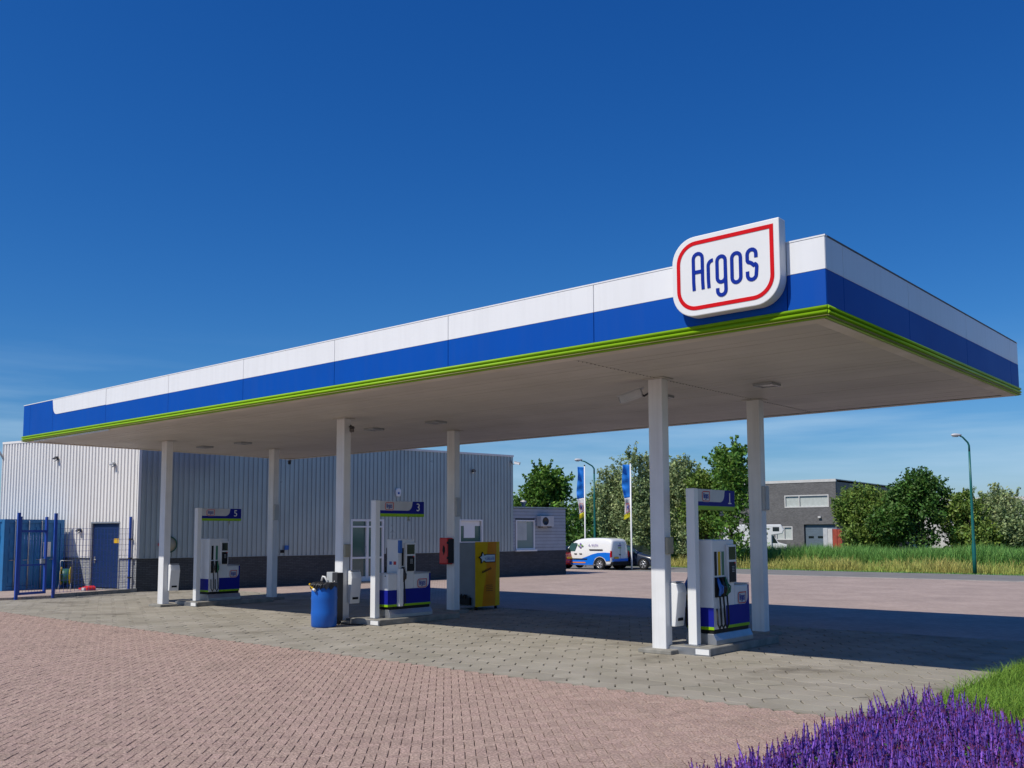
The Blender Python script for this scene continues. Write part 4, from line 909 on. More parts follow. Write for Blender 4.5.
# ================================================================== VEHICLES
def wheel(parent, x, y, side, r=0.32, wd=0.2, spokes=6):
    t = MB().lathe([(r*0.66, -wd/2), (r*0.93, -wd/2), (r, -wd/2+0.03), (r, wd/2-0.03), (r*0.93, wd/2), (r*0.66, wd/2), (r*0.66, -wd/2)], 24, (x, y, r), 'y', caps=False).build('wheel', 'rubber', parent)
    MB().lathe([(0.0, -0.02), (r*0.66, -0.02), (r*0.68, 0.02), (0, 0.02)], 20, (x, y, r), 'y').build('disc', 'dark_metal', t)
    sp_ = MB(); yo = y+side*(wd/2-0.015)
    for k in range(spokes):
        a = 2*PI*k/spokes; ca_, sa_ = math.cos(a), math.sin(a); q = [(x+ca_*0.03-sa_*0.03, r+sa_*0.03+ca_*0.03), (x+ca_*r*0.66-sa_*0.055, r+sa_*r*0.66+ca_*0.055), (x+ca_*r*0.66+sa_*0.055, r+sa_*r*0.66-ca_*0.055), (x+ca_*0.03+sa_*0.03, r+sa_*0.03-ca_*0.03)]
        sp_.prism(q, yo-0.012, yo+0.012, 'y')
    sp_.lathe([(r*0.60, -0.015), (r*0.68, -0.015), (r*0.68, 0.015), (r*0.60, 0.015), (r*0.60, -0.015)], 24, (x, yo, r), 'y', caps=False).lathe([(0, -0.02), (0.07, -0.02), (0.07, 0.02), (0, 0.02)], 12, (x, yo, r), 'y')
    sp_.build('rim', 'alloy', t)
def carbody(stations, name, m, parent):
    """stations: x, zbottom, zbelt, zroof, wbottom, wbelt, wroof (half widths); lofted closed shell, rounded by subdivision"""
    mb = MB(); n = 10; v = []
    for (x, zb, zm, zt, wb, wm_, wt) in stations:
        zs = zb+(zm-zb)*0.5
        v += [(x, -wb*0.92, zb), (x, -wb, zb+0.06), (x, -max(wb, wm_)*1.0, zs), (x, -wm_, zm), (x, -wt, zt-0.03), (x, -wt*0.86, zt), (x, wt*0.86, zt), (x, wt, zt-0.03), (x, wm_, zm), (x, max(wb, wm_), zs), (x, wb, zb+0.06), (x, wb*0.92, zb)]
    n = 12; f = []
    for i in range(len(stations)-1):
        for k in range(n):
            k2 = (k+1) % n; f.append((i*n+k, i*n+k2, (i+1)*n+k2, (i+1)*n+k))
    f.append(tuple(range(n))[::-1]); m0 = (len(stations)-1)*n; f.append(tuple(m0+k for k in range(n)))
    mb.add(v, f, True); mb.sm = [True]*len(mb.f)
    o = mb.build(name, m, parent); sd = o.modifiers.new('sub', 'SUBSURF'); sd.levels = 1; sd.render_levels = 2
    return o
def van():
    # local: nose towards -x, near side is -y
    o = thing('delivery_van', 'white delivery van with blue wave along its side by the flagpoles', 'van', (-24.55, 31.05, -0.004), math.radians(0))
    st = [(-2.16, 0.35, 0.62, 0.70, 0.70, 0.72, 0.60), (-2.12, 0.22, 0.70, 0.86, 0.80, 0.84, 0.72), (-1.7, 0.20, 0.88, 1.02, 0.86, 0.88, 0.78), (-1.15, 0.20, 0.98, 1.14, 0.88, 0.89, 0.78), (-0.62, 0.20, 1.02, 1.66, 0.88, 0.89, 0.70), (-0.2, 0.20, 1.02, 1.78, 0.88, 0.90, 0.72), (0.9, 0.20, 1.02, 1.82, 0.88, 0.90, 0.74), (1.75, 0.22, 1.02, 1.80, 0.88, 0.90, 0.74), (2.08, 0.25, 1.02, 1.72, 0.86, 0.88, 0.72), (2.16, 0.32, 1.0, 1.55, 0.82, 0.85, 0.68)]
    carbody(st, 'body', 'van_white', o)
    for s_ in (-1, 1):
        y = 0.895*s_
        def side(poly, nm, m, off=0.0, y0=None):
            MB().prism(poly, (0.86 if y0 is None else y0)*s_, (0.905+off)*s_, 'y').build(nm, m, o)
        wave = [(-1.05, 0.26), (0.86, 0.26), (0.93, 0.45), (1.02, 0.62), (1.18, 0.72), (1.36, 0.76), (1.54, 0.72), (1.70, 0.62), (1.79, 0.48), (2.06, 0.52), (2.07, 0.96), (1.7, 0.98), (1.2, 0.95), (0.8, 0.86), (0.4, 0.72), (0.0, 0.60), (-0.6, 0.52), (-1.05, 0.50)]
        MB().prism(wave, 0.84*s_, 0.906*s_, 'y').build('blue_wave', 'van_blue', o)
        MB().prism([(-0.95, 0.555), (0.45, 0.555), (0.5, 0.62), (-0.95, 0.62)], 0.85*s_, 0.918*s_, 'y').build('rub_strip', 'black_plastic', o)
        MB().prism([(-1.02, 1.04), (-0.42, 1.02), (-0.30, 1.48), (-0.38, 1.52), (-0.66, 1.50)], 0.70*s_, 0.872*s_, 'y').build('side_window', 'glass_green', o)
        MB().box(0.62, 1.55, min(0.87*s_, 0.915*s_), max(0.87*s_, 0.915*s_), 1.10, 1.155).build('slide_rail', 'black_plastic', o)
        for xx in (-0.45, -0.08): MB().box(xx, xx+0.18, min(0.88*s_, 0.925*s_), max(0.88*s_, 0.925*s_), 0.86, 0.91).build('door_handle', 'black_plastic', o)
        MB().box(-0.92, -0.76, min(0.93*s_, 1.06*s_), max(0.93*s_, 1.06*s_), 1.0, 1.2).build('mirror', 'black_plastic', o, 0.03)
        MB().prism([(2.06, 0.72), (2.17, 0.72), (2.165, 1.06), (2.09, 1.08)], 0.80*s_, 0.90*s_, 'y').build('tail_light', 'tail_red', o, 0.01)
        arch = [(1.36+0.42*math.cos(t*PI/12), 0.30+0.42*math.sin(t*PI/12)) for t in range(13)]
        MB().prism(arch, 0.70*s_, 0.911*s_, 'y').build('wheel_arch', 'black_plastic', o)
        arch = [(-1.38+0.42*math.cos(t*PI/12), 0.30+0.42*math.sin(t*PI/12)) for t in range(13)]
        MB().prism(arch, 0.70*s_, 0.911*s_, 'y').build('wheel_arch', 'black_plastic', o)
        for xx in (1.36, -1.38): wheel(o, xx, 0.83*s_, s_, 0.315)
    # print on the near side
    y = -0.885
    for i, (cx_, cz_, m) in enumerate(((-0.02, 1.45, 'violet_print'), (-0.02, 1.27, 'violet_print'), (-0.14, 1.36, 'green_print'), (0.10, 1.36, 'green_print'))):
        MB().lathe([(0, -0.004), (0.07, -0.004), (0.07, 0.004), (0, 0.004)], 8, (cx_, -0.86 if cz_ > 1.4 else -0.875, cz_), 'y').build('emblem_petal', m, o)
    text_part('lettering', 'A. KUIN', 0.19, 'violet_print', o, (0.88, -0.868, 1.38), '-y').rotation_euler = (PI/2-0.25, 0, 0)
    MB().box(-0.85, 0.35, -0.921, -0.905, 0.36, 0.42).build('orange_print', 'orange_print', o)
    MB().box(2.02, 2.25, -0.84, 0.84, 0.24, 0.46).build('rear_bumper', 'black_plastic', o, 0.04)
    MB().box(2.15, 2.185, -0.74, 0.74, 0.47, 0.62).build('rear_blue', 'van_blue', o)
    MB().box(2.186, 2.20, -0.62, -0.2, 0.62, 0.73).build('number_plate', 'plate_yellow', o)
    MB().box(2.14, 2.162, -0.008, 0.008, 0.64, 1.52).build('door_seam', 'black_plastic', o); MB().box(2.15, 2.19, -0.12, 0.02, 0.82, 0.87).build('door_handle', 'black_plastic', o)
    for dz, m in ((1.32, 'violet_print'), (1.20, 'green_print')): MB().box(2.09, 2.165, -0.2, 0.1, dz, dz+0.07).build('rear_emblem', m, o)
    MB().prism([(-1.13, 1.12), (-0.64, 1.60), (-0.66, 1.66), (-1.16, 1.17)], -0.66, 0.66, 'y').build('windscreen', 'glass_dark', o)
van()
def saloon(name, lab, loc, rz, m, plate=True):
    o = thing(name, lab, 'car', loc, rz)
    st = [(-2.05, 0.34, 0.55, 0.62, 0.66, 0.68, 0.6), (-2.0, 0.20, 0.62, 0.74, 0.78, 0.80, 0.7), (-1.5, 0.18, 0.74, 0.88, 0.85, 0.86, 0.74), (-0.95, 0.18, 0.84, 0.97, 0.87, 0.88, 0.74), (-0.35, 0.18, 0.88, 1.36, 0.87, 0.88, 0.62), (0.2, 0.18, 0.90, 1.46, 0.87, 0.88, 0.62), (0.95, 0.18, 0.92, 1.44, 0.87, 0.88, 0.61), (1.5, 0.19, 0.93, 1.30, 0.86, 0.87, 0.60), (1.95, 0.22, 0.90, 1.0, 0.80, 0.82, 0.62), (2.05, 0.34, 0.74, 0.82, 0.72, 0.74, 0.6)]
    carbody(st, 'body', m, o)
    for s_ in (-1, 1):
        MB().prism([(-0.82, 0.93), (0.10, 0.94), (0.10, 1.36), (-0.30, 1.31)], 0.60*s_, 0.862*s_, 'y').build('side_window', 'glass_green', o)
        MB().prism([(0.16, 0.94), (1.42, 0.98), (1.25, 1.26), (0.95, 1.35), (0.16, 1.37)], 0.60*s_, 0.858*s_, 'y').build('side_window', 'glass_green', o)
        MB().box(-0.78, -0.62, min(0.9*s_, 1.02*s_), max(0.9*s_, 1.02*s_), 0.94, 1.07).build('mirror', m, o, 0.03)
        MB().prism([(1.86, 0.72), (2.06, 0.70), (2.03, 0.92), (1.84, 0.94)], 0.55*s_, 0.845*s_, 'y').build('tail_light', 'tail_red', o, 0.01)
        MB().prism([(-1.75, 0.62), (-2.03, 0.56), (-2.0, 0.68), (-1.72, 0.76)], 0.55*s_, 0.83*s_, 'y').build('headlight', 'lens', o, 0.01)
        for xx in (1.28, -1.32):
            MB().prism([(xx+0.39*math.cos(t*PI/12), 0.29+0.39*math.sin(t*PI/12)) for t in range(13)], 0.65*s_, 0.885*s_, 'y').build('wheel_arch', 'black_plastic', o)
            wheel(o, xx, 0.80*s_, s_, 0.315, spokes=5)
        for xx in (-0.05, 0.85): MB().box(xx, xx+0.2, min(0.86*s_, 0.9*s_), max(0.86*s_, 0.9*s_), 0.78, 0.82).build('door_handle', m, o)
    MB().prism([(-0.93, 0.965), (-0.36, 1.335), (-0.38, 1.38), (-0.96, 1.0)], -0.60, 0.60, 'y').build('windscreen', 'glass_dark', o)
    MB().prism([(1.50, 1.30), (1.92, 1.0), (1.95, 1.03), (1.53, 1.335)], -0.56, 0.56, 'y').build('rear_window', 'glass_dark', o)
    MB().box(2.03, 2.075, -0.26, 0.26, 0.60, 0.71).build('number_plate', 'plate_yellow', o)
    return o
saloon('parked_car', 'dark blue grey hatchback parked behind the second flagpole', (-23.0, 33.2, -0.05), PI, 'car_dark')
saloon('parked_car', 'red hatchback with yellow plate parked beside the annex corner', (-27.25, 30.0, -0.004), 0.0, 'car_red')

# ================================================================== LAMPS, FLAGS
def street_lamp(lab, loc, h, rz, reach=0.45, hl=0.45):
    o = thing('street_lamp', lab, 'street lamp', loc, rz)
    MB().lathe([(0.1, 0), (0.1, 0.9), (0.095, 1.55), (0.072, 1.62), (0.062, h*0.6), (0.05, h-0.8)], 14).build('post', 'lamp_green', o)
    pth = [(0, 0, h-0.8), (0, 0, h-0.5), (-0.06*reach/0.45, 0, h-0.34), (-0.7*reach, 0, h-0.06), (-reach, 0, h)]
    MB().tube(pth, [0.05, 0.048, 0.045, 0.04, 0.036], 10).build('arm', 'lamp_green', o)
    hb = MB()
    prof = [(-reach+0.08, 0.04), (-reach-0.05, 0.09), (-reach-hl*0.5, 0.115), (-reach-hl*0.85, 0.09), (-reach-hl, 0.02)]
    hb.tube([(x, 0, h+0.05+0.0*i) for i, (x, r) in enumerate(prof)], [r for x, r in prof], 12); 
    hd = hb.build('lamp_head', 'header_grey', o); hd.scale = (1, 1, 0.75); hd.location = (0, 0, (h+0.05)*0.25)
    MB().box(-reach-hl*0.8, -reach-0.1, -0.06, 0.06, h-0.05, h-0.03).build('lens', 'lens', o)
street_lamp('green street lamp standing in the grass verge across the road', (-5.3, 37.75, -0.12), 7.1, 0.72)
street_lamp('green street lamp between the flagpole and the tall trees', (-25.3, 32.6, -0.12), 6.6, 0.72, 0.8, 0.4)
def flag(lab, x, y, h, seed):
    o = thing('banner_flag', lab, 'flag', (x, y, -0.02))
    MB().lathe([(0.055, 0), (0.055, 0.6), (0.05, 0.65), (0.038, h)], 12).build('pole', 'white_paint', o)
    MB().lathe([(0.05, h), (0.05, h+0.05), (0, h+0.08)], 10).build('cap', 'dark_metal', o)
    random.seed(seed)
    L_ = 3.05; wd = 0.46; nx, nz = 12, 40; ph = random.uniform(0, 6)
    ux, uy = -math.cos(0.72), -math.sin(-0.72)*-1   # banner streams to the left of the pole
    ux, uy = -0.757, -0.653
    def P(i, j):
        u = i/nx*wd; z = h-0.08-L_*j/nz
        sag = 0.10*u*math.sin(j*0.23+ph); fold = 0.13*(i/nx)*math.sin(u*9+j*0.30+ph)+0.05*(i/nx)*math.sin(j*0.8+ph*2)
        shrink = 1-0.38*(0.5+0.5*math.sin(j*0.17+ph))*(0.4+0.6*j/nz)
        return (0.05*-1+ux*u*shrink-uy*fold, uy*u*shrink+ux*fold, z+sag-0.35*u*(j/nz))
    def cloth(j0, j1, nm, m):
        v = [P(i, j) for j in range(j0, j1+1) for i in range(nx+1)]; f = []
        for j in range(j1-j0):
            for i in range(nx): f.append((j*(nx+1)+i, j*(nx+1)+i+1, (j+1)*(nx+1)+i+1, (j+1)*(nx+1)+i))
        b = MB().add(v, f, True); ob = b.build(nm, m, o); s_ = ob.modifiers.new('t', 'SOLIDIFY'); s_.thickness = 0.006; return ob
    cloth(0, 25, 'blue_cloth', 'flag_blue'); wc = cloth(25, 36, 'white_cloth', 'flag_white'); cloth(36, 40, 'yellow_hem', 'flag_yellow')
    b = MB(); pts = []
    for (i, j) in ((3, 29), (9, 29), (10, 32), (9, 35), (3, 35), (2.5, 32)): pts.append(P(i, j))
    for k in range(6):
        p, q = Vector(pts[k]), Vector(pts[(k+1) % 6]); off = Vector((0.03, -0.035, 0)); b.tube([p+off, q+off], 0.010, 5)
    b.build('emblem', 'sign_red', wc)
    b = MB()
    for k in range(5): p = Vector(P(3.6+k*1.2, 30.6)); q = Vector(P(3.6+k*1.2, 33.4)); b.tube([p+Vector((0.03, -0.035, 0)), q+Vector((0.03, -0.035, 0))], 0.009, 5)
    b.build('lettering', 'sign_navy', wc)
flag('blue banner flag on white pole beside the green street lamp', -26.4, 33.1, 6.25, 3)
flag('blue banner flag on white pole in front of the dark hatchback', -22.25, 32.0, 6.15, 9)
random.seed(11)

# ================================================================== FAR BUILDINGS
fb = thing('brick_warehouse', 'grey brick industrial building with a wide upper window across the road', 'building', (-33.2, 88.4, -0.12), math.radians(4))
HF = 8.05; LF = 26; DF = 44
Wn = (-5.85, -0.8, 4.95, 6.35)    # x relative to the corner (towards -x)
Dr = (-3.7, -0.2, 0.0, 3.05); W2 = (-7.0, -5.0, 1.3, 2.85)
def holes_wall(x0, x1, z0, z1, holes):
    xs = sorted({x0, x1}|{h_[0] for h_ in holes}|{h_[1] for h_ in holes}); b = MB()
    for xa, xb in zip(xs[:-1], xs[1:]):
        hs_ = sorted([(h_[2], h_[3]) for h_ in holes if h_[0] <= xa and h_[1] >= xb]); z = z0
        for (ha, hb) in hs_:
            if ha > z: b.box(xa, xb, 0, 0.25, z, ha)
            z = max(z, hb)
        if z < z1: b.box(xa, xb, 0, 0.25, z, z1)
    return b
holes_wall(-LF, 0, 0, HF-0.3, [Wn, Dr, W2]).build('wall', 'grey_brick', fb)
MB().box(-LF, -0.03, 0.5, DF, 0, HF-0.4).build('core', 'building_dark', fb)
MB().box(-0.028, 0.0, 0.26, DF, 0, HF-0.3).build('side_wall', 'building_dark', fb)
MB().box(-LF-0.05, 0.05, -0.05, 0.26, HF-0.3+0.001, HF).box(-LF, 0.05, 0.261, DF+0.05, HF-0.1, HF-0.001).build('coping', 'building_white', fb)
def fwin(r, nm, div):
    x0, x1, z0, z1 = r; t = 0.12
    w_ = MB().box(x0, x0+t, -0.04, 0.2, z0, z1).box(x1-t, x1, -0.04, 0.2, z0, z1).box(x0+t, x1-t, -0.04, 0.2, z1-t, z1).box(x0+t, x1-t, -0.04, 0.2, z0, z0+t).box(div-0.05, div+0.05, -0.039, 0.2, z0+t, z1-t).build(nm, 'building_white', fb)
    for (a, b) in ((x0+t, div-0.05), (div+0.05, x1-t)): MB().box(a, b, 0.12, 0.14, z0+t, z1-t).build('pane', 'blind_reflection', w_)
    MB().box(x0+t, x1-t, 0.06, 0.1, z1-t-0.12, z1-t-0.01).build('blind_box', 'header_grey', w_)
fwin(Wn, 'window', Wn[0]+1.7); fwin(W2, 'window', (W2[0]+W2[1])/2)
rd = MB().box(Dr[0]+0.05, Dr[1]-0.05, 0.3, 0.36, 0, Dr[3]-0.05).build('overhead_door', 'box_grey', fb)
for k in range(5): MB().box(Dr[0]+0.06, Dr[1]-0.06, 0.28, 0.2999, 0.05+k*0.6, 0.05+k*0.6+0.57).build('door_panel', 'machine_grey', rd)
for k in range(3): MB().box(Dr[0]+0.4+k*1.05, Dr[0]+1.0+k*1.05, 0.27, 0.2799, 1.5, 1.75).build('pane', 'glass_dark', rd)
MB().box(-2.0, -1.7, -0.25, -0.001, 3.75, 3.95).build('wall_lamp', 'building_white', fb)
tk = thing('striped_trailer', 'white and red upright trailer parked before the overhead door', 'trailer', (-31.9, 84.5, -0.12), math.radians(4))
for k, m in enumerate(('header_grey', 'building_white', 'rust_red', 'rust_red')): MB().box(-1.0+k*0.5, -1.0+k*0.5+0.48, -0.6, 2.5, 0.35, 2.6-0.05*k).build('side_panel', m, tk, 0.02)
MB().box(-1.0, 1.0, -0.5, 2.4, 0.15, 0.349).build('chassis', 'dark_metal', tk)
for xx in (-0.8, 0.8): MB().lathe([(0.1, -0.1), (0.3, -0.1), (0.3, 0.1), (0.1, 0.1)], 16, (xx, 1.0, 0.3), 'x').build('wheel', 'rubber', tk)
cp = thing('camper_van', 'white camper with a cab overhang parked before the brick building', 'camper', (-35.0, 72.6, -0.12), math.radians(25))
MB().prism([(-3.0, 0.5), (1.6, 0.5), (1.6, 1.9), (2.6, 2.05), (2.75, 2.4), (2.5, 2.95), (-3.0, 2.95)], -1.1, 1.1, 'y').build('body', 'van_white', cp, 0.08)
MB().prism([(1.61, 0.4), (3.0, 0.4), (3.0, 1.0), (2.2, 1.2), (1.75, 1.89), (1.61, 1.89)], -0.95, 0.95, 'y').build('cab', 'van_white', cp, 0.05)
for s_ in (-1, 1):
    MB().prism([(1.66, 1.15), (2.15, 1.15), (1.78, 1.82), (1.66, 1.82)], 0.94*s_, 0.962*s_, 'y').build('cab_window', 'glass_dark', cp)
    for (a, b, c_, d_) in ((-2.2, -1.3, 1.5, 2.1), (-0.4, 0.4, 1.5, 2.1), (1.7, 2.3, 2.3, 2.7)): MB().box(a, b, min(1.1*s_, 1.12*s_), max(1.1*s_, 1.12*s_), c_, d_).build('window', 'glass_dark', cp)
    for xx in (-1.9, 2.2): wheel(cp, xx, 0.9*s_, s_, 0.34)
wb = thing('white_hall', 'long pale industrial hall far behind the shrubs', 'building', (-36, 119, -0.12), math.radians(4))
MB().box(0, 60, 0, 30, 0, 6.0).build('wall', 'building_white', wb); MB().box(-0.1, 60.1, -0.1, 30.1, 6.001, 6.6).build('parapet', 'building_white', wb)
for k in range(8): MB().box(3+k*7, 6+k*7, -0.08, -0.001, 3.5, 5.0).build('window', 'glass_dark', wb)
rh = thing('tiled_house', 'house with an orange tiled roof beyond the shrubs', 'house', (-6, 92, -0.12), math.radians(4))
MB().box(-8, 8, 0, 9, 0, 3.6).build('wall', 'building_white', rh); MB().prism([(-0.4, 3.601), (9.4, 3.601), (4.5, 5.6)], -8.3, 8.3, 'x').build('roof', 'rust_red', rh)

# ================================================================== PLANTS
def leaves(centres, per, spread, size, seed, flat=0.0, aspect=0.55):
    r = np.random.default_rng(seed); C_ = np.repeat(np.asarray(centres), per, axis=0); n = len(C_)
    d = r.normal(size=(n, 3)); d /= np.linalg.norm(d, axis=1)[:, None]
    pos = C_+d*(spread*r.random((n, 1))**0.5)
    a = r.normal(size=(n, 3)); a[:, 2] *= (1-flat); a /= np.linalg.norm(a, axis=1)[:, None]
    up = r.normal(size=(n, 3))+np.array([0, 0, 0.6]); b = np.cross(a, up); b /= np.linalg.norm(b, axis=1)[:, None]
    s_ = size*(0.6+0.8*r.random((n, 1)))
    v = np.stack([pos-a*s_, pos+b*s_*aspect, pos+a*s_, pos-b*s_*aspect], axis=1).reshape(-1, 3)
    return v
def quadmesh(name, v, m, parent=None):
    n = len(v)//4; me = bpy.data.meshes.new(name); me.vertices.add(4*n); me.vertices.foreach_set('co', v.astype(np.float32).ravel())
    me.loops.add(4*n); me.loops.foreach_set('vertex_index', np.arange(4*n, dtype=np.int32)); me.polygons.add(n); me.polygons.foreach_set('loop_start', np.arange(0, 4*n, 4, dtype=np.int32)); me.polygons.foreach_set('loop_total', np.full(n, 4, np.int32))
    me.update(calc_edges=True); me.validate()
    me.materials.append(MATS[m]); o = bpy.data.objects.new(name, me); COL.objects.link(o)
    if parent is not None: o.parent = parent
    return o
def tree(name, lab, x, y, h, rx, m, seed, z0=0.25, per=26, ncl=420, lsize=0.13, spread=0.42, upright=0.0, cat='tree', group=None, lobes=9, ry=None, sprigs=46):
    r = np.random.default_rng(seed); o = thing(name, lab, cat, (x, y, -0.13), 0, group)
    ry = ry or rx; hz = h*(1-z0)/2; cz = h*z0+hz
    # crown volume: union of lobes
    lob = []
    for k in range(lobes):
        a = r.random()*2*PI; rr_ = r.random()**0.6*0.62; zz_ = r.uniform(-0.62, 0.70)
        sc = (1-0.45*max(0, zz_))*(1-0.2*max(0, -zz_))
        lob.append((rr_*math.cos(a)*rx*sc, rr_*math.sin(a)*ry*sc, cz+zz_*hz, r.uniform(0.30, 0.48)))
    lob.append((0, 0, cz, 0.6)); lob.append((r.uniform(-.1, .1)*rx, 0, cz+hz*0.62, 0.36))
    cs = []; sprig = []
    while len(cs) < ncl:
        l_ = lob[r.integers(len(lob))]; d = r.normal(size=3); d /= np.linalg.norm(d); q = r.random()**0.35
        p = np.array([l_[0]+d[0]*rx*l_[3]*q, l_[1]+d[1]*ry*l_[3]*q, l_[2]+d[2]*hz*l_[3]*q*(1.1+upright)])
        if p[2] > h*z0*0.5 and p[2] < h: cs.append(p)
    for k in range(sprigs):           # thin shoots that stick out of the crown
        l_ = lob[r.integers(len(lob))]; d = r.normal(size=3); d[2] = abs(d[2])*1.3+0.5; d /= np.linalg.norm(d); ln_ = r.uniform(0.45, 1.0)
        b0 = np.array([l_[0]+d[0]*rx*l_[3]*0.8, l_[1]+d[1]*ry*l_[3]*0.8, l_[2]+d[2]*hz*l_[3]*0.8])
        for q in range(5): sprig.append(b0+d*ln_*h*0.12*(q/4+0.2))
    cs = np.array(cs)
    quadmesh('shoots', leaves(np.array(sprig), 9, 0.13, lsize*0.85, seed+5), m, o)
    v = leaves(cs, per, spread, lsize, seed+1); quadmesh('crown', v, m, o)
    tb = MB(); tr = max(0.08, h*0.018)
    tb.tube([(0, 0, 0), (0.05, 0.02, h*0.25), (-0.04, 0.05, h*0.5), (0.03, 0, h*0.8)], [tr*1.25, tr, tr*0.7, tr*0.2], 8)
    for l_ in lob[:7]:
        z_ = max(h*0.12, l_[2]*0.5); tb.tube([(0.02, 0.02, z_), (l_[0]*0.5, l_[1]*0.5, (z_+l_[2])*0.55), (l_[0]*0.95, l_[1]*0.95, l_[2])], [tr*0.5, tr*0.32, tr*0.1], 6)
    tb.build('trunk', 'bark', o); return o
TG = 'trees across the road'
tree('maple_tree', 'round crowned green tree standing alone above the annex roof', -36.5, 41.6, 7.2, 3.1, 'leaf_mid', 21, 0.22, lsize=0.14, ncl=430)
tree('willow_tree', 'tall silvery green tree right behind the dark hatchback', -29.2, 40.4, 6.7, 2.0, 'leaf_silver', 31, 0.06, lsize=0.10, per=34, ncl=420, upright=0.5)
tree('willow_tree', 'tall silvery green tree right behind the second flagpole', -26.8, 40.2, 7.3, 2.0, 'leaf_silver', 32, 0.06, lsize=0.10, per=34, ncl=460, upright=0.5)
tree('willow_tree', 'silvery green tree hidden partly by the front canopy column', -24.3, 41.2, 7.0, 2.1, 'leaf_silver', 33, 0.05, lsize=0.10, per=34, ncl=420, upright=0.4)
tree('ash_tree', 'spiky green tree rising above the number 1 sign', -20.2, 40.0, 7.6, 2.9, 'leaf_mid', 41, 0.05, lsize=0.12, ncl=330, per=24, upright=0.6, lobes=12)
tree('ash_tree', 'lower bushy green tree between silver tree and number 1 sign', -22.3, 40.6, 6.2, 1.8, 'leaf_olive', 42, 0.03, lsize=0.11, per=32, ncl=320)
tree('round_shrub', 'rounded mid green shrub before the brick building corner', -16.0, 51.5, 5.2, 3.2, 'leaf_olive', 51, 0.0, lsize=0.10, per=34, ncl=580, spread=0.45, cat='shrub')
tree('tall_shrub', 'tall dark green shrub between rounded shrub and street lamp', -11.9, 50.3, 5.9, 3.5, 'leaf_dark', 52, 0.0, lsize=0.11, per=32, ncl=640, spread=0.45, cat='shrub')
tree('pale_shrub', 'pale silvery shrub just beyond the verge street lamp', -8.4, 54.0, 5.1, 3.0, 'leaf_silver', 53, 0.0, lsize=0.10, per=34, ncl=520, spread=0.45, cat='shrub')
tree('pale_shrub', 'pale silvery shrub at far end of the shrub row', -5.0, 56.0, 5.0, 2.8, 'leaf_silver', 54, 0.0, lsize=0.10, per=34, ncl=420, spread=0.45, cat='shrub')
tree('pale_shrub', 'small olive shrub between the dark shrub and pale shrub', -9.3, 51.6, 4.7, 2.5, 'leaf_olive', 55, 0.0, lsize=0.10, per=34, ncl=340, spread=0.4, cat='shrub')
wood = []; r = np.random.default_rng(77)
for k in range(1500):
    x = r.uniform(-75, -30); y = 62+0.35*(x+52)*-1+r.normal()*1.6; wood.append((x, y, r.uniform(0, 1)**0.7*(4.6+0.6*math.sin(x*0.8)+0.5*math.sin(x*2.1))))
tag(quadmesh('far_wood', leaves(np.array(wood), 18, 0.8, 0.22, 78), 'leaf_dark'), 'dark far wood behind the annex and parked van', 'wood', kind='stuff')
# tree glimpsed past the end of the sunlit wall
tree('far_tree', 'dark tree glimpsed past the end of the sunlit wall', -62, 15.0, 5.5, 3.0, 'leaf_dark', 61, 0.1, lsize=0.2, ncl=200, spread=0.6)

def blades(pts, hmin, hmax, wd, lean, seed, segs=2, hm=None):
    """bent grass blades as quads (root and tip)"""
    r = np.random.default_rng(seed); n = len(pts); P = np.asarray(pts, float)
    a = r.random(n)*2*PI; L_ = r.uniform(hmin, hmax, n)*(1 if hm is None else hm); ln = lean*(0.3+0.9*r.random(n)); w_ = wd*(0.7+0.6*r.random(n))
    dx, dy = np.cos(a), np.sin(a); b = a+PI/2+r.normal(0, 0.5, n); sx_, sy_ = np.cos(b)*w_, np.sin(b)*w_
    def at(t, k): # centre line
        return np.stack([P[:, 0]+dx*ln*L_*t**2, P[:, 1]+dy*ln*L_*t**2, P[:, 2]+L_*(t-0.35*ln*t**3)], 1)
    out_ = []
    ts = np.linspace(0, 1, segs+1)
    for i in range(segs):
        p, q = at(ts[i], 0), at(ts[i+1], 0); w0, w1 = 1-0.85*ts[i]**1.5, 1-0.92*ts[i+1]**1.5
        sv = np.stack([sx_, sy_, np.zeros(n)], 1)
        out_.append(np.stack([p-sv*w0, p+sv*w0, q+sv*w1, q-sv*w1], 1))
    return np.concatenate(out_).reshape(-1, 3)
r = np.random.default_rng(5)
# verge: dry grass in front, reeds behind
n = 19000; x = r.uniform(-34, 12, n); y = 38.1+r.random(n)**1.3*4.0
keep = ~((x < -17) & (y < 33)); pts = np.stack([x, y, np.full(n, -0.12)], 1)
hmod = 0.85+0.22*np.sin(x*0.9+y)+0.18*np.sin(x*2.3+1-y*1.7)+0.12*np.sin(x*5.1)
tag(quadmesh('verge_grass', blades(pts, 0.40, 0.95, 0.014, 0.6, 6, 3, hmod), 'dry_grass'), 'yellowing long grass along the far side of the road', 'grass', kind='stuff')
n = 42000; x = r.uniform(-40, 14, n); y = r.uniform(42, 47.5, n); pts = np.stack([x, y, np.full(n, -0.12)], 1)
tag(quadmesh('reed_bed', blades(pts, 1.2, 1.62, 0.020, 0.5, 8, 3, 0.98+0.05*np.sin(x*0.7)+0.05*np.sin(x*1.9+2)+0.05*np.sin(x*4.7)), 'reed'), 'green reed bed behind the yellow verge grass', 'reeds', kind='stuff')
n = 9000; x = r.uniform(-34, 12, n); y = 36.95+r.random(n)*0.9; pts = np.stack([x, y, np.full(n, -0.12)], 1)
tag(quadmesh('mown_grass', blades(pts, 0.06, 0.16, 0.02, 0.5, 9), 'reed'), 'short mown grass edging the road', 'grass', kind='stuff')
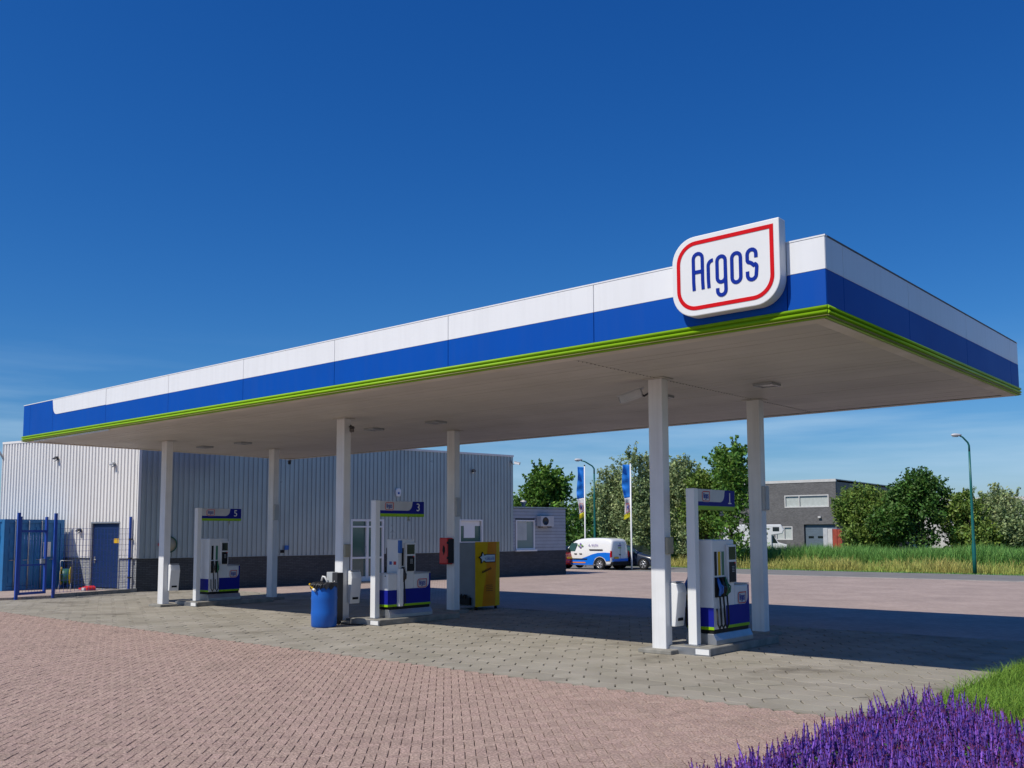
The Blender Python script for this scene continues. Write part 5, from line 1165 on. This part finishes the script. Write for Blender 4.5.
# planting bed
bed = MB().prism([(BX, -17), (45, -17), (45, 4.2), (BX+0.2, 4.2), (BX, 3.6)], -0.02, 0.035, 'z').build('flower_bed', 'soil'); bed['kind'] = 'structure'
# ornamental grass mound
n = 26000; x = BX+0.12+r.random(n)*3.4; y = r.uniform(-4.6, 3.0, n); keep = (y < 3.0-0.5*np.maximum(0, 1-(x-BX))*2)
x, y = x[keep], y[keep]; pts = np.stack([x, y, np.full(len(x), 0.03)], 1)
hm = 0.75+0.25*np.sin(x*2.1+1)*np.sin(y*1.7)
tag(quadmesh('ornamental_grass', blades(pts, 0.20, 0.42, 0.0045, 1.1, 12, 4, hm), 'grass_blade'), 'bright green arching grass in the bed beyond purple flowers', 'grass', kind='stuff')
# salvia: dense upright violet spikes over a leafy base
def salvia(n, seed):
    r = np.random.default_rng(seed)
    X = []; 
    while len(X) < n:
        x = BX+0.20+r.random()*3.6; y = r.uniform(-11.0, -4.05)
        if y > -4.35-0.25*math.sin(x*3)-(0.35 if x < BX+0.5 else 0)-(0.3 if x > BX+1.3 else 0): continue
        # plants bunch in clumps
        X.append((x, y))
    X = np.array(X)
    petals, calyx, leafv = [], [], []
    ht = r.uniform(0.29, 0.52, n)+0.05*np.sin(X[:, 0]*4)*np.sin(X[:, 1]*3.1)
    edge = np.clip((X[:, 0]-BX)/0.45, 0.5, 1); ht = ht*edge
    lean = r.normal(0, 0.075, (n, 2)); lean[:, 0] -= 0.05*(1-edge)
    base = np.stack([X[:, 0], X[:, 1], np.full(n, 0.03)], 1)
    tip = base+np.stack([lean[:, 0]*ht*2, lean[:, 1]*ht*2, ht], 1)
    # solid tapering spike (square section, four rings) with whorls of florets standing off it
    rings = [(0.38, 0.004), (0.52, 0.0095), (0.78, 0.0075), (0.94, 0.0045), (1.0, 0.001)]
    rot = r.random(n)*PI/2; sc_ = r.uniform(0.8, 1.25, n)
    for (t0, r0), (t1, r1) in zip(rings[:-1], rings[1:]):
        c0 = base+(tip-base)*t0; c1 = base+(tip-base)*t1
        for q in range(4):
            a0 = rot+q*PI/2; a1 = a0+PI/2
            e0 = np.stack([np.cos(a0), np.sin(a0), np.zeros(n)], 1)*sc_[:, None]; e1 = np.stack([np.cos(a1), np.sin(a1), np.zeros(n)], 1)*sc_[:, None]
            (calyx if t0 > 0.9 else petals).append(np.stack([c0+e0*r0, c0+e1*r0, c1+e1*r1, c1+e0*r1], 1))
    K_ = 9
    for k in range(K_):
        t = 0.42+0.55*(k/(K_-1)); c = base+(tip-base)*t
        rad = 0.0175*(1-0.70*((t-0.42)/0.58)**1.6)
        for q in range(3):
            a = r.random()*2*PI+q*2*PI/3+rot; dv = np.stack([np.cos(a), np.sin(a), np.full(n, 0.15)], 1); sd = np.stack([-np.sin(a), np.cos(a), np.zeros(n)], 1); up = np.array([0, 0, 1.0])
            s_ = (rad*r.uniform(0.7, 1.25, n))[:, None]
            p = c+np.array([0, 0, 1])*r.normal(0, 0.004, (n, 1))
            quad = np.stack([p+dv*s_*0.4-sd*s_*0.4, p+dv*s_*0.4+sd*s_*0.4, p+dv*s_*1.3+sd*s_*0.5+up*s_*0.9, p+dv*s_*1.3-sd*s_*0.5+up*s_*0.9], 1)
            isc = r.random(n) < (0.30+0.5*(t > 0.9))
            petals.append(quad[~isc]); calyx.append(quad[isc])
    # stems
    sw = 0.0025
    for ax in (np.array([sw, 0, 0]), np.array([0, sw, 0])): leafv.append(np.stack([base-ax, base+ax, tip+ax*0.4, tip-ax*0.4], 1)); 
    calyx.append(leafv.pop()); calyx.append(leafv.pop())
    # leaves low down
    for k in range(5):
        a = r.random(n)*2*PI; dv = np.stack([np.cos(a), np.sin(a), np.full(n, 0.35)], 1); sd = np.stack([-np.sin(a), np.cos(a), np.zeros(n)], 1)
        p = base+(tip-base)*r.uniform(0.1, 0.62, (n, 1)); l_ = r.uniform(0.035, 0.08, (n, 1))
        leafv.append(np.stack([p, p+dv*l_*0.5+sd*l_*0.25, p+dv*l_, p+dv*l_*0.5-sd*l_*0.25], 1))
    cat = lambda L_: np.concatenate(L_).reshape(-1, 3)
    root = thing('salvia_bed', 'dense violet flower spikes filling the bed beside the red paving', 'flowers'); root['kind'] = 'stuff'
    quadmesh('petals', cat(petals), 'salvia', root)['kind'] = 'stuff'; quadmesh('calyxes', cat(calyx), 'salvia_calyx', root)['kind'] = 'stuff'; quadmesh('leaves', cat(leafv), 'salvia_leaf', root)['kind'] = 'stuff'
salvia(6200, 15)
lv = thing('lavender_plant', 'few pale lilac stems rising above the bright green grass', 'flowers', (5.9, 1.9, 0.03))
sb = MB(); fb2 = MB()
for k in range(9):
    a = random.uniform(0, 6.28); l_ = random.uniform(0.35, 0.6); e = (0.18*math.cos(a), 0.18*math.sin(a), l_); sb.tube([(0.02*math.cos(a), 0.02*math.sin(a), 0), (e[0]*0.6, e[1]*0.6, l_*0.7), e], 0.003, 4)
    for q in range(6): fb2.lathe([(0, -0.014), (0.010, 0), (0, 0.014)], 5, (e[0]*(0.8+0.04*q), e[1]*(0.8+0.04*q), l_*(0.8+0.04*q)))
mat('lilac', (0.42, 0.28, 0.55), 0.6); sb.build('stem', 'salvia_leaf', lv); fb2.build('blossom', 'lilac', lv)
